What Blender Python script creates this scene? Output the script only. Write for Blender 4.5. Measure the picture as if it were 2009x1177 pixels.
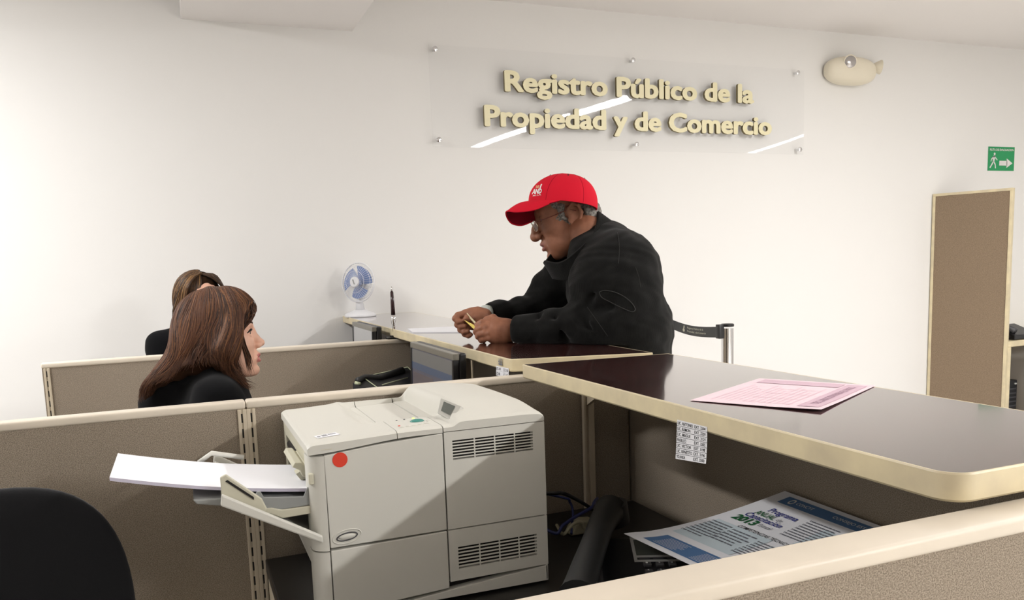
import bpy, bmesh, math, random
import numpy as np
from mathutils import Vector, Matrix
from mathutils.bvhtree import BVHTree
random.seed(7); RNG = np.random.default_rng(7)
for o in list(bpy.data.objects): bpy.data.objects.remove(o)
SC = bpy.context.scene
COL = SC.collection
PI = math.pi

# ------------------------------------------------------------------ camera
FPX, CX, CY, CAMZ = 1596.0, 1004.5, 721.35, 1.34
def _rot(rx, ry, rz):
    c, s = math.cos, math.sin
    X = np.array([[1,0,0],[0,c(rx),-s(rx)],[0,s(rx),c(rx)]])
    Y = np.array([[c(ry),0,s(ry)],[0,1,0],[-s(ry),0,c(ry)]])
    Z = np.array([[c(rz),-s(rz),0],[s(rz),c(rz),0],[0,0,1]])
    return Z @ X @ Y
MM = _rot(.1272, -.3811, -.0351)
RIGHT = Vector((MM[0,0], MM[0,2], -MM[0,1]))
DOWN = Vector((MM[1,0], MM[1,2], -MM[1,1]))
FWD = Vector((MM[2,0], MM[2,2], -MM[2,1]))
CAMP = Vector((0, 0, CAMZ))
cd = bpy.data.cameras.new('camera'); cam_o = bpy.data.objects.new('camera', cd); COL.objects.link(cam_o)
cam_o.matrix_world = Matrix(((RIGHT.x, -DOWN.x, -FWD.x, 0), (RIGHT.y, -DOWN.y, -FWD.y, 0), (RIGHT.z, -DOWN.z, -FWD.z, CAMZ), (0,0,0,1)))
cd.sensor_width = 36.0; cd.lens = FPX / 2009 * 36.0; cd.shift_y = (CY - 588.5) / 2009; cd.clip_start = .02
SC.camera = cam_o
def ray(x, y): return RIGHT * ((x-CX)/FPX) + DOWN * ((y-CY)/FPX) + FWD
def at(x, y, D): return CAMP + ray(x, y) * D
def onz(x, y, z): r = ray(x, y); return CAMP + r * ((z-CAMZ)/r.z)
def ony(x, y, Y): r = ray(x, y); return CAMP + r * (Y/r.y)
def onx(x, y, X): r = ray(x, y); return CAMP + r * (X/r.x)

# ------------------------------------------------------------------ world, lights, exposure
w = bpy.data.worlds.new('world'); SC.world = w; w.use_nodes = True
w.node_tree.nodes['Background'].inputs[0].default_value = (1, .97, .93, 1)
w.node_tree.nodes['Background'].inputs[1].default_value = 0.03
SC.view_settings.view_transform = 'Standard'; SC.view_settings.look = 'None'
SC.view_settings.exposure = 0.38; SC.view_settings.gamma = 1.0; SC.view_settings.use_curve_mapping = False
ROOM_TOP = 2.745
def strip_light(x, y, length, watts, width=.14, col=(1, .992, .985), rz=0):
    ld = bpy.data.lights.new('ceiling_strip_lamp', 'AREA'); ld.shape = 'RECTANGLE'
    ld.size = width; ld.size_y = length; ld.energy = watts; ld.color = col
    lo = bpy.data.objects.new('ceiling_strip_lamp', ld); COL.objects.link(lo)
    lo.location = (x, y, ROOM_TOP - .045); lo.rotation_euler = (0, 0, rz)
STRIPS = [(3.55, .72, 3.4, 74), (3.55, -2.7, 2.0, 222), (6.9, -.9, 5.2, 42), (-1.5, 2.6, 1.6, 58), (-1.6, -1.8, 2.0, 5)]  # second strip is an added unseen lamp to brighten the near cubicle
for x, y, l, wt in STRIPS: strip_light(x, y, l, wt)

# ------------------------------------------------------------------ materials
def mat(name, col, rough=.6, metal=0., spec=.5, noise=None, bump=None, coat=0., emit=None, estr=0., alpha=None, trans=0., ior=None, sheen=0.):
    m = bpy.data.materials.new(name); m.use_nodes = True
    nt = m.node_tree; b = nt.nodes['Principled BSDF']
    b.inputs['Base Color'].default_value = (*col, 1); b.inputs['Roughness'].default_value = rough
    b.inputs['Metallic'].default_value = metal; b.inputs['Specular IOR Level'].default_value = spec
    b.inputs['Coat Weight'].default_value = coat; b.inputs['Transmission Weight'].default_value = trans
    b.inputs['Sheen Weight'].default_value = sheen
    if ior: b.inputs['IOR'].default_value = ior
    if emit: b.inputs['Emission Color'].default_value = (*emit, 1); b.inputs['Emission Strength'].default_value = estr
    if noise or bump:
        tc = nt.nodes.new('ShaderNodeTexCoord')
    if noise:      # (scale, amount, detail[, second colour])
        n = nt.nodes.new('ShaderNodeTexNoise'); n.inputs['Scale'].default_value = noise[0]; n.inputs['Detail'].default_value = noise[2]
        nt.links.new(tc.outputs['Object'], n.inputs['Vector'])
        r = nt.nodes.new('ShaderNodeValToRGB'); a = noise[1]
        c2 = noise[3] if len(noise) > 3 else col
        r.color_ramp.elements[0].position = .35; r.color_ramp.elements[1].position = .65
        r.color_ramp.elements[0].color = (*[c*(1-a) for c in c2], 1); r.color_ramp.elements[1].color = (*[min(1, c*(1+a)) for c in col], 1)
        nt.links.new(n.outputs['Fac'], r.inputs['Fac']); nt.links.new(r.outputs['Color'], b.inputs['Base Color'])
    if bump:       # (scale, strength, distance)
        n = nt.nodes.new('ShaderNodeTexNoise'); n.inputs['Scale'].default_value = bump[0]; n.inputs['Detail'].default_value = 3
        nt.links.new(tc.outputs['Object'], n.inputs['Vector'])
        bp = nt.nodes.new('ShaderNodeBump'); bp.inputs['Strength'].default_value = bump[1]; bp.inputs['Distance'].default_value = bump[2]
        nt.links.new(n.outputs['Fac'], bp.inputs['Height']); nt.links.new(bp.outputs['Normal'], b.inputs['Normal'])
    return m
def s2l(r, g, b):
    f = lambda c: (c/255/12.92) if c/255 <= .04045 else ((c/255+.055)/1.055)**2.4
    return (f(r), f(g), f(b))
M = {}
M['wall'] = mat('wall_paint', (.84, .83, .81), .75, bump=(60, .05, .002))
M['wall2'] = mat('fill_cutting_beige_paint', (.46, .44, .41), .8)  # unseen front wall, made darker to cut bounced fill light
M['ceil'] = mat('ceiling_paint', (.88, .85, .83), .8)
M['floor'] = mat('floor_tile', (.60, .575, .54), .35, noise=(4, .1, 4))
M['fabric'] = mat('panel_fabric', s2l(158, 146, 131), .95, spec=.1, noise=(620, .24, 2, s2l(140, 128, 113)), bump=(500, .3, .001))
M['fabric2'] = mat('tall_panel_fabric', s2l(142, 124, 104), .95, spec=.1, noise=(260, .16, 2), bump=(400, .3, .001))
M['trim'] = mat('cream_trim', s2l(222, 211, 194), .42, noise=(9, .05, 3))
M['trimw'] = mat('slotted_post_trim', s2l(205, 192, 170), .45)
M['slot'] = mat('slot_shade', (.012, .01, .008), .8)  # near-black stands in for shade inside slots, vents and openings
M['edge'] = mat('counter_edge_band', s2l(222, 208, 172), .4, noise=(14, .05, 5, s2l(214, 200, 168)))
M['lam'] = mat('dark_mahogany_laminate', s2l(66, 36, 34), .13, spec=1.0, coat=.9, noise=(7, .2, 4), bump=(900, .02, .0004))
M['lam'].node_tree.nodes['Principled BSDF'].inputs['Coat Roughness'].default_value = .06
M['deskblk'] = mat('black_desk_laminate', (.012, .010, .009), .4)
M['prn'] = mat('printer_plastic', s2l(214, 212, 203), .48, bump=(700, .05, .0003))
M['prn2'] = mat('printer_plastic_beige', s2l(204, 200, 180), .45)
M['prng'] = mat('printer_plastic_grey', s2l(150, 152, 150), .4)
M['lcd'] = mat('printer_lcd', s2l(88, 92, 86), .25)
M['teal'] = mat('teal_button', s2l(70, 140, 130), .35)
M['white'] = mat('white_plastic', (.80, .80, .82), .3)
M['paper'] = mat('white_paper', (.84, .84, .87), .85)
M['papere'] = mat('paper_edges', (.60, .57, .68), .9)
M['pink'] = mat('pink_paper', s2l(243, 218, 226), .8)
M['pinkd'] = mat('pink_print_band', s2l(216, 186, 200), .8)
M['ink'] = mat('black_ink', (.02, .02, .025), .7)
M['black'] = mat('black_plastic', (.012, .012, .014), .35)
M['blackm'] = mat('matte_black_plastic', (.018, .019, .02), .55)
M['dkgrey'] = mat('dark_grey_plastic', (.06, .06, .065), .4)
M['chairfab'] = mat('black_chair_fabric', (.008, .008, .009), .95, spec=.15, bump=(300, .4, .001), sheen=.1)
M['steel'] = mat('brushed_steel', (.62, .60, .58), .22, metal=1)
M['chrome'] = mat('chrome', (.75, .75, .76), .12, metal=1)
M['silver'] = mat('silver_plastic', (.46, .46, .44), .3)
M['red'] = mat('red_sticker', s2l(226, 66, 44), .5)
M['green'] = mat('green_sign', s2l(32, 152, 92), .5)
M['gold'] = mat('cream_letter_face', s2l(236, 228, 190), .42)
M['goldside'] = mat('letter_side', s2l(120, 108, 70), .5)
m = bpy.data.materials.new('clear_acrylic'); m.use_nodes = True; nt = m.node_tree; nt.nodes.clear()
_o = nt.nodes.new('ShaderNodeOutputMaterial'); _t = nt.nodes.new('ShaderNodeBsdfTransparent'); _g = nt.nodes.new('ShaderNodeBsdfGlossy'); _x = nt.nodes.new('ShaderNodeMixShader'); _f = nt.nodes.new('ShaderNodeFresnel')
_t.inputs[0].default_value = (.992, .993, .994, 1); _g.inputs['Roughness'].default_value = .02; _f.inputs[0].default_value = 1.46
_gm = nt.nodes.new('ShaderNodeNewGeometry'); _m = nt.nodes.new('ShaderNodeMath'); _m.operation = 'SUBTRACT'; _m.inputs[0].default_value = 1; nt.links.new(_gm.outputs['Backfacing'], _m.inputs[1])
_m2 = nt.nodes.new('ShaderNodeMath'); _m2.operation = 'MULTIPLY'; nt.links.new(_f.outputs[0], _m2.inputs[0]); nt.links.new(_m.outputs[0], _m2.inputs[1]); nt.links.new(_m2.outputs[0], _x.inputs[0]); nt.links.new(_t.outputs[0], _x.inputs[1]); nt.links.new(_g.outputs[0], _x.inputs[2]); nt.links.new(_x.outputs[0], _o.inputs[0])
M['acryl'] = m
M['emer'] = mat('ivory_lamp_housing', s2l(232, 224, 204), .4)
M['lens'] = mat('lamp_lens', (.45, .43, .42), .15, metal=.7)
M['blue'] = mat('blue_fan_blade', s2l(120, 142, 190), .3)
M['cable'] = mat('black_cable', (.01, .01, .012), .5)
M['cblue'] = mat('blue_cable', s2l(44, 54, 110), .5)
M['cwht'] = mat('beige_cable', s2l(170, 165, 140), .5)
M['yellow'] = mat('yellow_card', s2l(240, 214, 110), .6)
M['cream'] = mat('cream_card', s2l(240, 228, 190), .6)
M['bluep'] = mat('flyer_blue', s2l(84, 120, 164), .7)
M['ltblue'] = mat('flyer_pale_blue', s2l(205, 218, 224), .8)
M['navy'] = mat('navy_ink', s2l(30, 40, 130), .7)
M['grn'] = mat('green_ink', s2l(20, 96, 52), .7)
M['greyink'] = mat('grey_ink', s2l(110, 112, 120), .8)
M['whink'] = mat('white_ink', (.75, .75, .73), .8)

# ------------------------------------------------------------------ mesh helpers
class MB:
    def __init__(s): s.v = []; s.f = []; s.m = []; s.mi = 0
    def add(s, vs, fs):
        n = len(s.v); s.v += [tuple(p) for p in vs]; s.f += [tuple(i+n for i in f) for f in fs]; s.m += [s.mi]*len(fs); return s
    def bm(s, b):
        b.verts.index_update()
        r = s.add([v.co.copy() for v in b.verts], [[v.index for v in f.verts] for f in b.faces]); b.free(); return r
    def box(s, lo, hi, bev=0, seg=2, xf=None):
        b = bmesh.new(); lo, hi = Vector([min(p, q) for p, q in zip(lo, hi)]), Vector([max(p, q) for p, q in zip(lo, hi)])
        bmesh.ops.create_cube(b, size=1)
        for v in b.verts: v.co = Vector([lo[i] + (v.co[i]+.5)*(hi[i]-lo[i]) for i in range(3)])
        if bev: bmesh.ops.bevel(b, geom=list(b.edges), offset=bev, segments=seg, profile=.5, affect='EDGES')
        if xf: bmesh.ops.transform(b, matrix=xf, verts=b.verts)
        return s.bm(b)
    def prism(s, poly, ax, a0, a1, bev=0, seg=2):   # poly 2D in remaining axes order (x,y,z minus ax)
        def mk(p, a):
            q = list(p); q.insert(ax, a); return Vector(q)
        b = bmesh.new(); n = len(poly)
        A = [b.verts.new(mk(p, a0)) for p in poly]; B = [b.verts.new(mk(p, a1)) for p in poly]
        b.faces.new(A); b.faces.new(B[::-1])
        for i in range(n): b.faces.new((A[i], B[i], B[(i+1) % n], A[(i+1) % n]))
        bmesh.ops.recalc_face_normals(b, faces=b.faces)
        if bev: bmesh.ops.bevel(b, geom=list(b.edges), offset=bev, segments=seg, profile=.5, affect='EDGES')
        return s.bm(b)
    def tube(s, pts, r, n=8, cap=True):
        pts = [Vector(p) for p in pts]; m = len(pts); rr = r if hasattr(r, '__len__') else [r]*m
        up = None; vs = []; fs = []
        for i, p in enumerate(pts):
            t = (pts[min(i+1, m-1)] - pts[max(i-1, 0)]).normalized()
            if up is None: up = t.orthogonal().normalized()
            up = (up - t*up.dot(t)).normalized(); sd = t.cross(up)
            for k in range(n):
                a = 2*PI*k/n; vs.append(p + (up*math.cos(a) + sd*math.sin(a))*rr[i])
        for i in range(m-1):
            for k in range(n): fs.append((i*n+k, i*n+(k+1) % n, (i+1)*n+(k+1) % n, (i+1)*n+k))
        if cap: fs += [tuple(range(n))[::-1], tuple((m-1)*n+k for k in range(n))]
        return s.add(vs, fs)
    def lathe(s, prof, c, ax=Vector((0,0,1)), n=32):   # prof [(r,h)]
        ax = Vector(ax).normalized(); u = ax.orthogonal().normalized(); v = ax.cross(u); c = Vector(c); vs = []; fs = []
        for r, h in prof:
            for k in range(n): a = 2*PI*k/n; vs.append(c + ax*h + (u*math.cos(a)+v*math.sin(a))*r)
        for i in range(len(prof)-1):
            for k in range(n): fs.append((i*n+k, i*n+(k+1) % n, (i+1)*n+(k+1) % n, (i+1)*n+k))
        fs += [tuple(range(n))[::-1], tuple((len(prof)-1)*n+k for k in range(n))]
        return s.add(vs, fs)
    def grid(s, fn, nu, nv, thick=0, closed=False):
        vs = [fn(i/(nu-1), j/(nv-1)) for j in range(nv) for i in range(nu)]
        fs = [(j*nu+i, j*nu+i+1, (j+1)*nu+i+1, (j+1)*nu+i) for j in range(nv-1) for i in range(nu-1)]
        s.add(vs, fs)
        return s
    def ball(s, c, r, n=16):
        b = bmesh.new(); bmesh.ops.create_uvsphere(b, u_segments=n, v_segments=n//2, radius=1)
        r = r if hasattr(r, '__len__') else (r, r, r)
        for v in b.verts: v.co = Vector((v.co.x*r[0]+c[0], v.co.y*r[1]+c[1], v.co.z*r[2]+c[2]))
        return s.bm(b)
def gloc(o):
    p = Vector((0,0,0))
    while o: p += o.location; o = o.parent
    return p
def tag(o, label=None, cat=None, group=None, kind=None):
    if label: o['label'] = label
    if cat: o['category'] = cat
    if group: o['group'] = group
    if kind: o['kind'] = kind
    return o
def link(name, mb, m, parent=None, smooth=False, label=None, ang=None):
    me = bpy.data.meshes.new(name); vs = mb.v
    if parent: org = gloc(parent)
    else:
        A = np.array([tuple(v) for v in vs]); org = Vector(((A[:,0].min()+A[:,0].max())/2, (A[:,1].min()+A[:,1].max())/2, A[:,2].min()))
    me.from_pydata([(p[0]-org.x, p[1]-org.y, p[2]-org.z) for p in vs], [], mb.f)
    for mm in (m if isinstance(m, (list, tuple)) else [m]): me.materials.append(mm)
    me.polygons.foreach_set('material_index', mb.m)
    if smooth:
        me.polygons.foreach_set('use_smooth', [True]*len(me.polygons))
    me.update()
    if smooth and ang: me.set_sharp_from_angle(angle=math.radians(ang))
    o = bpy.data.objects.new(name, me); COL.objects.link(o)
    if parent: o.parent = parent
    else: o.location = org
    if label: o['label'] = label
    return o
def thing(name, label, cat, loc, group=None):
    o = bpy.data.objects.new(name, None); COL.objects.link(o); o.location = loc; o.empty_display_size = .1
    return tag(o, label, cat, group)
def text2d(body, size=1., off=0., sx=1., res=3):
    cu = bpy.data.curves.new('t', 'FONT'); cu.body = body; cu.size = size; cu.offset = off; cu.resolution_u = res
    cu.fill_mode = 'FRONT'
    o = bpy.data.objects.new('t', cu); me = bpy.data.meshes.new_from_object(o)
    V = [(v.co.x*sx, v.co.y) for v in me.vertices]; F = [tuple(p.vertices) for p in me.polygons]
    bpy.data.objects.remove(o); bpy.data.curves.remove(cu); bpy.data.meshes.remove(me)
    return V, F
def text_fit(mb, body, fn, u0, u1, v0, v1, off=0., sz=1.):  # fits text bbox into [u0,u1]x[v0,v1], maps through fn(u,v)->Vector
    V, F = text2d(body, sz, off)
    if not V: return
    xs = [p[0] for p in V]; ys = [p[1] for p in V]
    x0, x1, y0, y1 = min(xs), max(xs), min(ys), max(ys)
    mb.add([fn(u0+(p[0]-x0)/(x1-x0)*(u1-u0), v0+(p[1]-y0)/(y1-y0)*(v1-v0)) for p in V], F)
def quadfn(P00, P10, P11, P01, lift=Vector((0,0,0))):  # u along 00->10, v along 00->01
    P00, P10, P11, P01 = map(Vector, (P00, P10, P11, P01))
    return lambda u, v: P00*(1-u)*(1-v) + P10*u*(1-v) + P11*u*v + P01*(1-u)*v + lift
def patch(mb, fn, u0, u1, v0, v1, nu=2, nv=2):
    return mb.grid(lambda a, b: fn(u0+(u1-u0)*a, v0+(v1-v0)*b), nu, nv)
def struct(name, mb, m, **k): o = link(name, mb, m, **k); o['kind'] = 'structure'; return o
# ------------------------------------------------------------------ room shell
X0, X1, Y0, Y1 = -3.6, 9.6, -4.2, 4.27
struct('floor', MB().box((X0, Y0, -.1), (X1, Y1, 0)), M['floor'])
struct('ceiling', MB().box((X0, Y0, ROOM_TOP), (X1, Y1, ROOM_TOP+.1)), M['ceil'])
struct('wall_back', MB().box((X0-.1, Y1, -.1), (X1+.1, Y1+.1, ROOM_TOP+.1)), M['wall'])
struct('wall_front', MB().box((X0-.1, Y0-.1, -.1), (X1+.1, Y0, ROOM_TOP+.1)), M['wall2'])
struct('wall_left', MB().box((X0-.1, Y0, -.1), (X0, Y1, ROOM_TOP+.1)), M['wall'])
struct('wall_right', MB().box((X1, Y0, -.1), (X1+.1, Y1, ROOM_TOP+.1)), M['wall'])
struct('trim_1', MB().box((.099, 1.2, 2.533), (.905, Y1, ROOM_TOP)), M['ceil'])
for x, y, l, wt in STRIPS:
    t = thing('ceiling_light', 'long narrow ceiling strip light', 'ceiling light', (x, y, ROOM_TOP), 'ceiling strip lights')  # the added second strip gets a housing like the others
    link('housing', MB().box((x-.09, y-l/2-.04, ROOM_TOP-.04), (x+.09, y+l/2+.04, ROOM_TOP-.001), .008), M['white'], t)
    link('end_cap', MB().box((x-.092, y-l/2-.06, ROOM_TOP-.045), (x+.092, y-l/2-.04, ROOM_TOP-.001), .003), M['trimw'], t)

# ------------------------------------------------------------------ cubicle panels
def slots(mb, x, y, z0, z1, ax):   # slots of a post: thin near-black plates stand in for their inner shade
    z = z1
    while z > z0 + .03:
        if ax == 'x': mb.box((x-.0018, y-.0006, z-.028), (x+.0018, y+.001, z-.008))
        else: mb.box((x-.001, y-.0018, z-.028), (x+.0006, y+.0018, z-.008))
        z -= .034
def panel_x(name, label, xa, xb, y, top=1.06, th=.04, capd=.05, capo=0., posts='', base=True, fab='fabric', left=True):
    t = thing('cubicle_panel', label, 'partition', ((xa+xb)/2, y+th/2, 0), 'office cubicle partition panels')
    link('fabric_panel', MB().box((xa+.002, y+.004, .06), (xb-.002, y+th-.004, top-.015)), M[fab], t)
    link('top_cap', MB().box((xa, y-capo, top-.018), (xb, y+th+capo, top), .005, 3), M['trim'], t, True, ang=40)
    if base: link('base_rail', MB().box((xa, y, 0), (xb, y+th, .06), .003), M['trimw'], t)
    for px in posts:
        x, d = px
        p = link('post', MB().box((x, y-.001, .06), (x+.007*d, y+th, top-.018), .0015).box((x+.0105*d, y-.001, .06), (x+.019*d, y+th, top-.018), .0015), M['trimw'], t)
        s_ = MB(); s_.box((min(x+.007*d, x+.0105*d), y+.002, .06), (max(x+.007*d, x+.0105*d), y+th-.002, top-.018))
        slot = link('slot_strip', s_, M['trimw'], p)
        s2 = MB(); slots(s2, x+.00875*d, y+.0012, .1, top-.02, 'x'); link('slots', s2, M['slot'], p)
    return t
panel_x('p', 'fabric cubicle partition at far left, behind the black chair, with cream cap', -1.25, .1112, 1.865, posts=[(.093, 1)])
panel_x('p', 'fabric cubicle partition directly behind the printer, cream cap', .1124, 1.08, 1.865, posts=[(.1305, -1)])
panel_x('p', 'fabric cubicle partition between the two women, ending in a post at left', -.462, 1.08, 3.14, posts=[(-.455, 1)])
panel_x('p', 'foreground fabric partition with broad cream cap at bottom right', .0, 1.13, .562, th=.05, top=1.06, capo=.0)
def panel_y(label, x, ya, yb, top=1.068):
    t = thing('counter_panel', label, 'partition', (x+.025, (ya+yb)/2, 0), 'fabric panels under the reception counter')
    link('fabric_panel', MB().box((x+.004, ya+.01, .06), (x+.046, yb-.01, top-.002)), M['fabric'], t)
    link('base_rail', MB().box((x, ya, 0), (x+.05, yb, .06), .003), M['trimw'], t)
    link('post', MB().box((x, ya, .06), (x+.05, ya+.01, top-.002), .002), M['trimw'], t)
    link('post', MB().box((x, yb-.01, .06), (x+.05, yb, top-.002), .002), M['trimw'], t)
panel_y('dark fabric panel under the near counter, behind the flyer and phone', 1.082, .613, 1.89)
panel_y('fabric panel under the far counter, behind the woman\'s monitor', 1.082, 1.9, 3.14)
panel_y('fabric panel under the far counter next to the white wall', 1.082, 3.185, 4.26)
# counter support post seen in the corner behind the printer
t = thing('support_bracket', 'slim slotted metal bracket holding up the counter, right of the printer', 'bracket', (.95, 1.855, .06))
link('upright', MB().box((.937, 1.852, .06), (.944, 1.864, 1.04), .001).box((.952, 1.852, .06), (.968, 1.864, 1.04), .001).box((.944, 1.858, .06), (.952, 1.864, 1.04)), M['trimw'], t)
link('gusset', MB().prism([(1.855, 1.066), (1.70, 1.066), (1.70, 1.05), (1.855, .97)], 0, .947, .958), M['trimw'], t)

# ------------------------------------------------------------------ counters
def rounded(poly, rad, seg=8):
    out = []; n = len(poly)
    for i, p in enumerate(poly):
        r = rad[i]; p = Vector(p)
        if r <= 0: out.append(tuple(p)); continue
        a = (Vector(poly[i-1])-p).normalized(); b = (Vector(poly[(i+1) % n])-p).normalized()
        ang = a.angle(b); d = r/math.tan(ang/2); c = p + (a+b).normalized()*(r/math.sin(ang/2))
        s = p + a*d - c; e = p + b*d - c; a0 = math.atan2(s.y, s.x); a1 = math.atan2(e.y, e.x); da = (a1-a0+PI) % (2*PI)-PI
        for k in range(seg+1): q = a0+da*k/seg; out.append((c.x+r*math.cos(q), c.y+r*math.sin(q)))
    return out
def counter(label, poly, rad, z1=1.10, th=.033):
    P = rounded(poly, rad); c = sum((Vector(p) for p in P), Vector((0, 0)))/len(P)
    t = thing('reception_counter', label, 'counter', (c.x, c.y, z1-th))
    n = len(P); def_in = []
    for i in range(n):
        a = (Vector(P[i])-Vector(P[i-1])); b = (Vector(P[(i+1) % n])-Vector(P[i]))
        na = Vector((-a.y, a.x)).normalized(); nb = Vector((-b.y, b.x)).normalized(); m = (na+nb).normalized()
        def_in.append((P[i], m))
    area = sum(P[i][0]*P[(i+1) % n][1]-P[(i+1) % n][0]*P[i][1] for i in range(n)); sg = 1 if area > 0 else -1
    ins = lambda d: [(p[0]+m.x*d*sg, p[1]+m.y*d*sg) for p, m in def_in]
    link('laminate_top', MB().prism(ins(.0035), 2, z1-th+.001, z1), M['lam'], t)
    e = MB(); rings = [(ins(.0035), z1), (ins(.001), z1+.0002), (P, z1-.002), (P, z1-th+.003), (ins(.003), z1-th)]
    for (ra, za), (rb, zb) in zip(rings[:-1], rings[1:]):
        vs = [(*p, za) for p in ra]+[(*p, zb) for p in rb]
        e.add(vs, [(i, (i+1) % n, n+(i+1) % n, n+i) for i in range(n)])
    link('edge_band', e, M['edge'], t, True, ang=60)
    return t
counter('near dark wood-look reception counter with cream edge, holding the pink form',
        [(.745, .606), (1.131, .606), (1.131, 1.755), (.742, 1.783)], [.032, .032, 0, 0])
counter('far dark wood-look reception counter on which the man leans',
        [(.757, 1.902), (1.112, 1.797), (1.150, 4.262), (.769, 4.262)], [.012, 0, 0, 0])

# desks inside the cubicles
def desk(label, xa, xb, ya, yb, z=.70):
    t = thing('desk', label, 'desk', ((xa+xb)/2, (ya+yb)/2, 0))
    link('desktop', MB().box((xa, ya, z-.03), (xb, yb, z), .003), M['deskblk'], t)
    for x in (xa+.002, xb-.03):
        link('side_panel', MB().box((x, ya+.02, 0), (x+.025, yb-.02, z-.03)), M['trimw'], t)
    link('back_panel', MB().box((xa+.03, yb-.04, .3), (xb-.035, yb-.02, z-.03)), M['deskblk'], t)
    return t
desk('black desk under the printer', .127, 1.078, .93, 1.850)
desk('black desk of the auburn-haired woman below her monitor', .56, 1.078, 1.91, 3.135)
desk('black desk in the far cubicle below the far monitor', .5, 1.078, 3.19, 4.25)

# ------------------------------------------------------------------ paper things on the counter
def sheet(name, label, cat, cs, m, th=.0006, lift=None, nu=14, nv=10, parent=None):
    fn0 = quadfn(*cs)
    fn = (lambda u, v: fn0(u, v)+Vector((0, 0, lift(u, v)))) if lift else fn0
    mb = MB(); mb.grid(fn, nu, nv); mb.grid(lambda u, v: fn(1-u, v)-Vector((0, 0, th)), nu, nv)
    B = [(i/(nu-1), 0) for i in range(nu)]+[(1, j/(nv-1)) for j in range(nv)]+[(1-i/(nu-1), 1) for i in range(nu)]+[(0, 1-j/(nv-1)) for j in range(nv)]
    for (a, b), (c, d) in zip(B, B[1:]+B[:1]):
        p, q = fn(a, b), fn(c, d); dz = Vector((0, 0, th)); mb.add([p, q, q-dz, p-dz], [(0, 1, 2, 3)])
    o = link(name, mb, m, parent, True, ang=50)
    if not parent: tag(o, label, cat)
    return o, fn
Z1 = 1.1015
cs = [onz(1610.6, 804.7, Z1+.0015), onz(1718, 756, Z1), onz(1490, 742, Z1), onz(1354, 785, Z1)]
t = thing('pink_form', 'pink printed form lying on the near counter', 'paper', (cs[0]+cs[2])/2)
lf = lambda u, v: .0015*max(0, 1-u*3)*max(0, 1-v*3)
o, fn = sheet('sheet', '', '', cs, M['pink'], lift=lf, parent=t)
up = Vector((0, 0, .0007)); fn2 = lambda u, v: fn(u, v)+up
mb = MB(); patch(mb, fn2, .06, .94, .04, .20, 12, 2); patch(mb, fn2, .80, .95, .22, .92, 2, 8); link('print_band', mb, M['pinkd'], t, label='mauve printed band')
mb = MB(); up.z = .0011
text_fit(mb, 'DECLARACION PARA EL PAGO', fn2, .16, .84, .09, .15, .01)
up.z = .0009
link('print', mb, mat('mauve_ink', s2l(176, 138, 160)), t)
mb = MB()
for i in range(13):
    v = .27+i*.05; patch(mb, fn2, .08+.02*(i % 3), .72-.06*((i*7) % 4), v, v+.007)
for i in range(4): patch(mb, fn2, .1+.17*i, .105+.17*i, .27, .62)
link('printed_lines', mb, mat('pale_mauve_ink', s2l(228, 202, 212)), t)
cs = [onz(810, 651.5, 1.103), onz(905, 651, 1.103), onz(895, 640, 1.103), onz(800, 644.5, 1.103)]
sheet('paper_pad', 'thin white paper pad lying on the far counter beside the man\'s hands', 'paper', cs, M['paper'], th=.0028)
cs = [(.7437, 1.1325, 1.0075), (.7437, 1.0435, 1.0185), (.7437, 1.0455, 1.0765), (.7437, 1.1285, 1.0745)]
def label_sheet(lab, cs, rows, sway):
    t = thing('extension_list', lab, 'label', cs[0])
    q = quadfn(*cs)
    f = lambda u, v: q(u, v)+Vector((-.0004-sway*(1-v)**2*(.3+.7*u), 0, 0))
    mb = MB(); mb.grid(f, 8, 10); mb.grid(lambda u, v: f(1-u, v)+Vector((.0003, 0, 0)), 8, 10)
    link('sheet', mb, M['paper'], t, True)
    g = lambda u, v: f(u, v)+Vector((-.0004, 0, 0))
    mb = MB(); n = len(rows)
    for i, (a, b) in enumerate(rows):
        v1 = 1-(i+.22)/n; v0 = 1-(i+.80)/n
        text_fit(mb, a, g, .03, .03+.043*len(a), v0, v1, .006)
        if b: text_fit(mb, b, g, .60, .95, v0, v1, .006)
        if i: patch(mb, g, 0, 1, 1-i/n-.006, 1-i/n+.004)
    link('print', mb, M['ink'], t)
label_sheet('white phone extension list stuck to the near counter edge', cs,
    [('LIC. ANTONIO', 'EXT. 3204'), ('LIC. RAMON', 'EXT. 3203'), ('LIC. MAGUI', 'EXT. 3121'), ('PASILLO', 'EXT. 3205'), ('LIC. VICTOR', 'EXT. 3198'), ('LIC. ERNESTO', 'EXT. 3196'), ('YOLANDA', 'EXT. 3200')], .004)
cs = [(.7555, 2.000, 1.048), (.7555, 1.910, 1.050), (.7555, 1.908, 1.076), (.7555, 1.996, 1.074)]
label_sheet('small white phone list stuck to the far counter corner', cs, [('LIC. A N', '32 B'), ('LIC. NG', '12 G')], 0)
f = quadfn((.7545, 1.982, 1.078), (.7545, 1.95, 1.078), (.7545, 1.947, 1.0975), (.7545, 1.98, 1.0975))
mb = MB(); text_fit(mb, 'EI', f, 0.1, .9, .35, .62, .03); text_fit(mb, 'LOS', f, 0.1, .9, .68, .95, .03); patch(mb, f, .15, .95, .05, .28)
tag(link('faded_sticker', mb, M['greyink']), 'faded dark sticker with worn letters on the far counter corner', 'sticker')
f = quadfn((.763, 3.30, 1.075), (.763, 3.22, 1.075), (.763, 3.22, 1.097), (.763, 3.30, 1.097))
mb = MB()
for a, b, c, d in ((0, 1, 0, .05), (0, 1, .95, 1), (0, .02, 0, 1), (.98, 1, 0, 1)): patch(mb, f, a, b, c, d)
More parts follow.
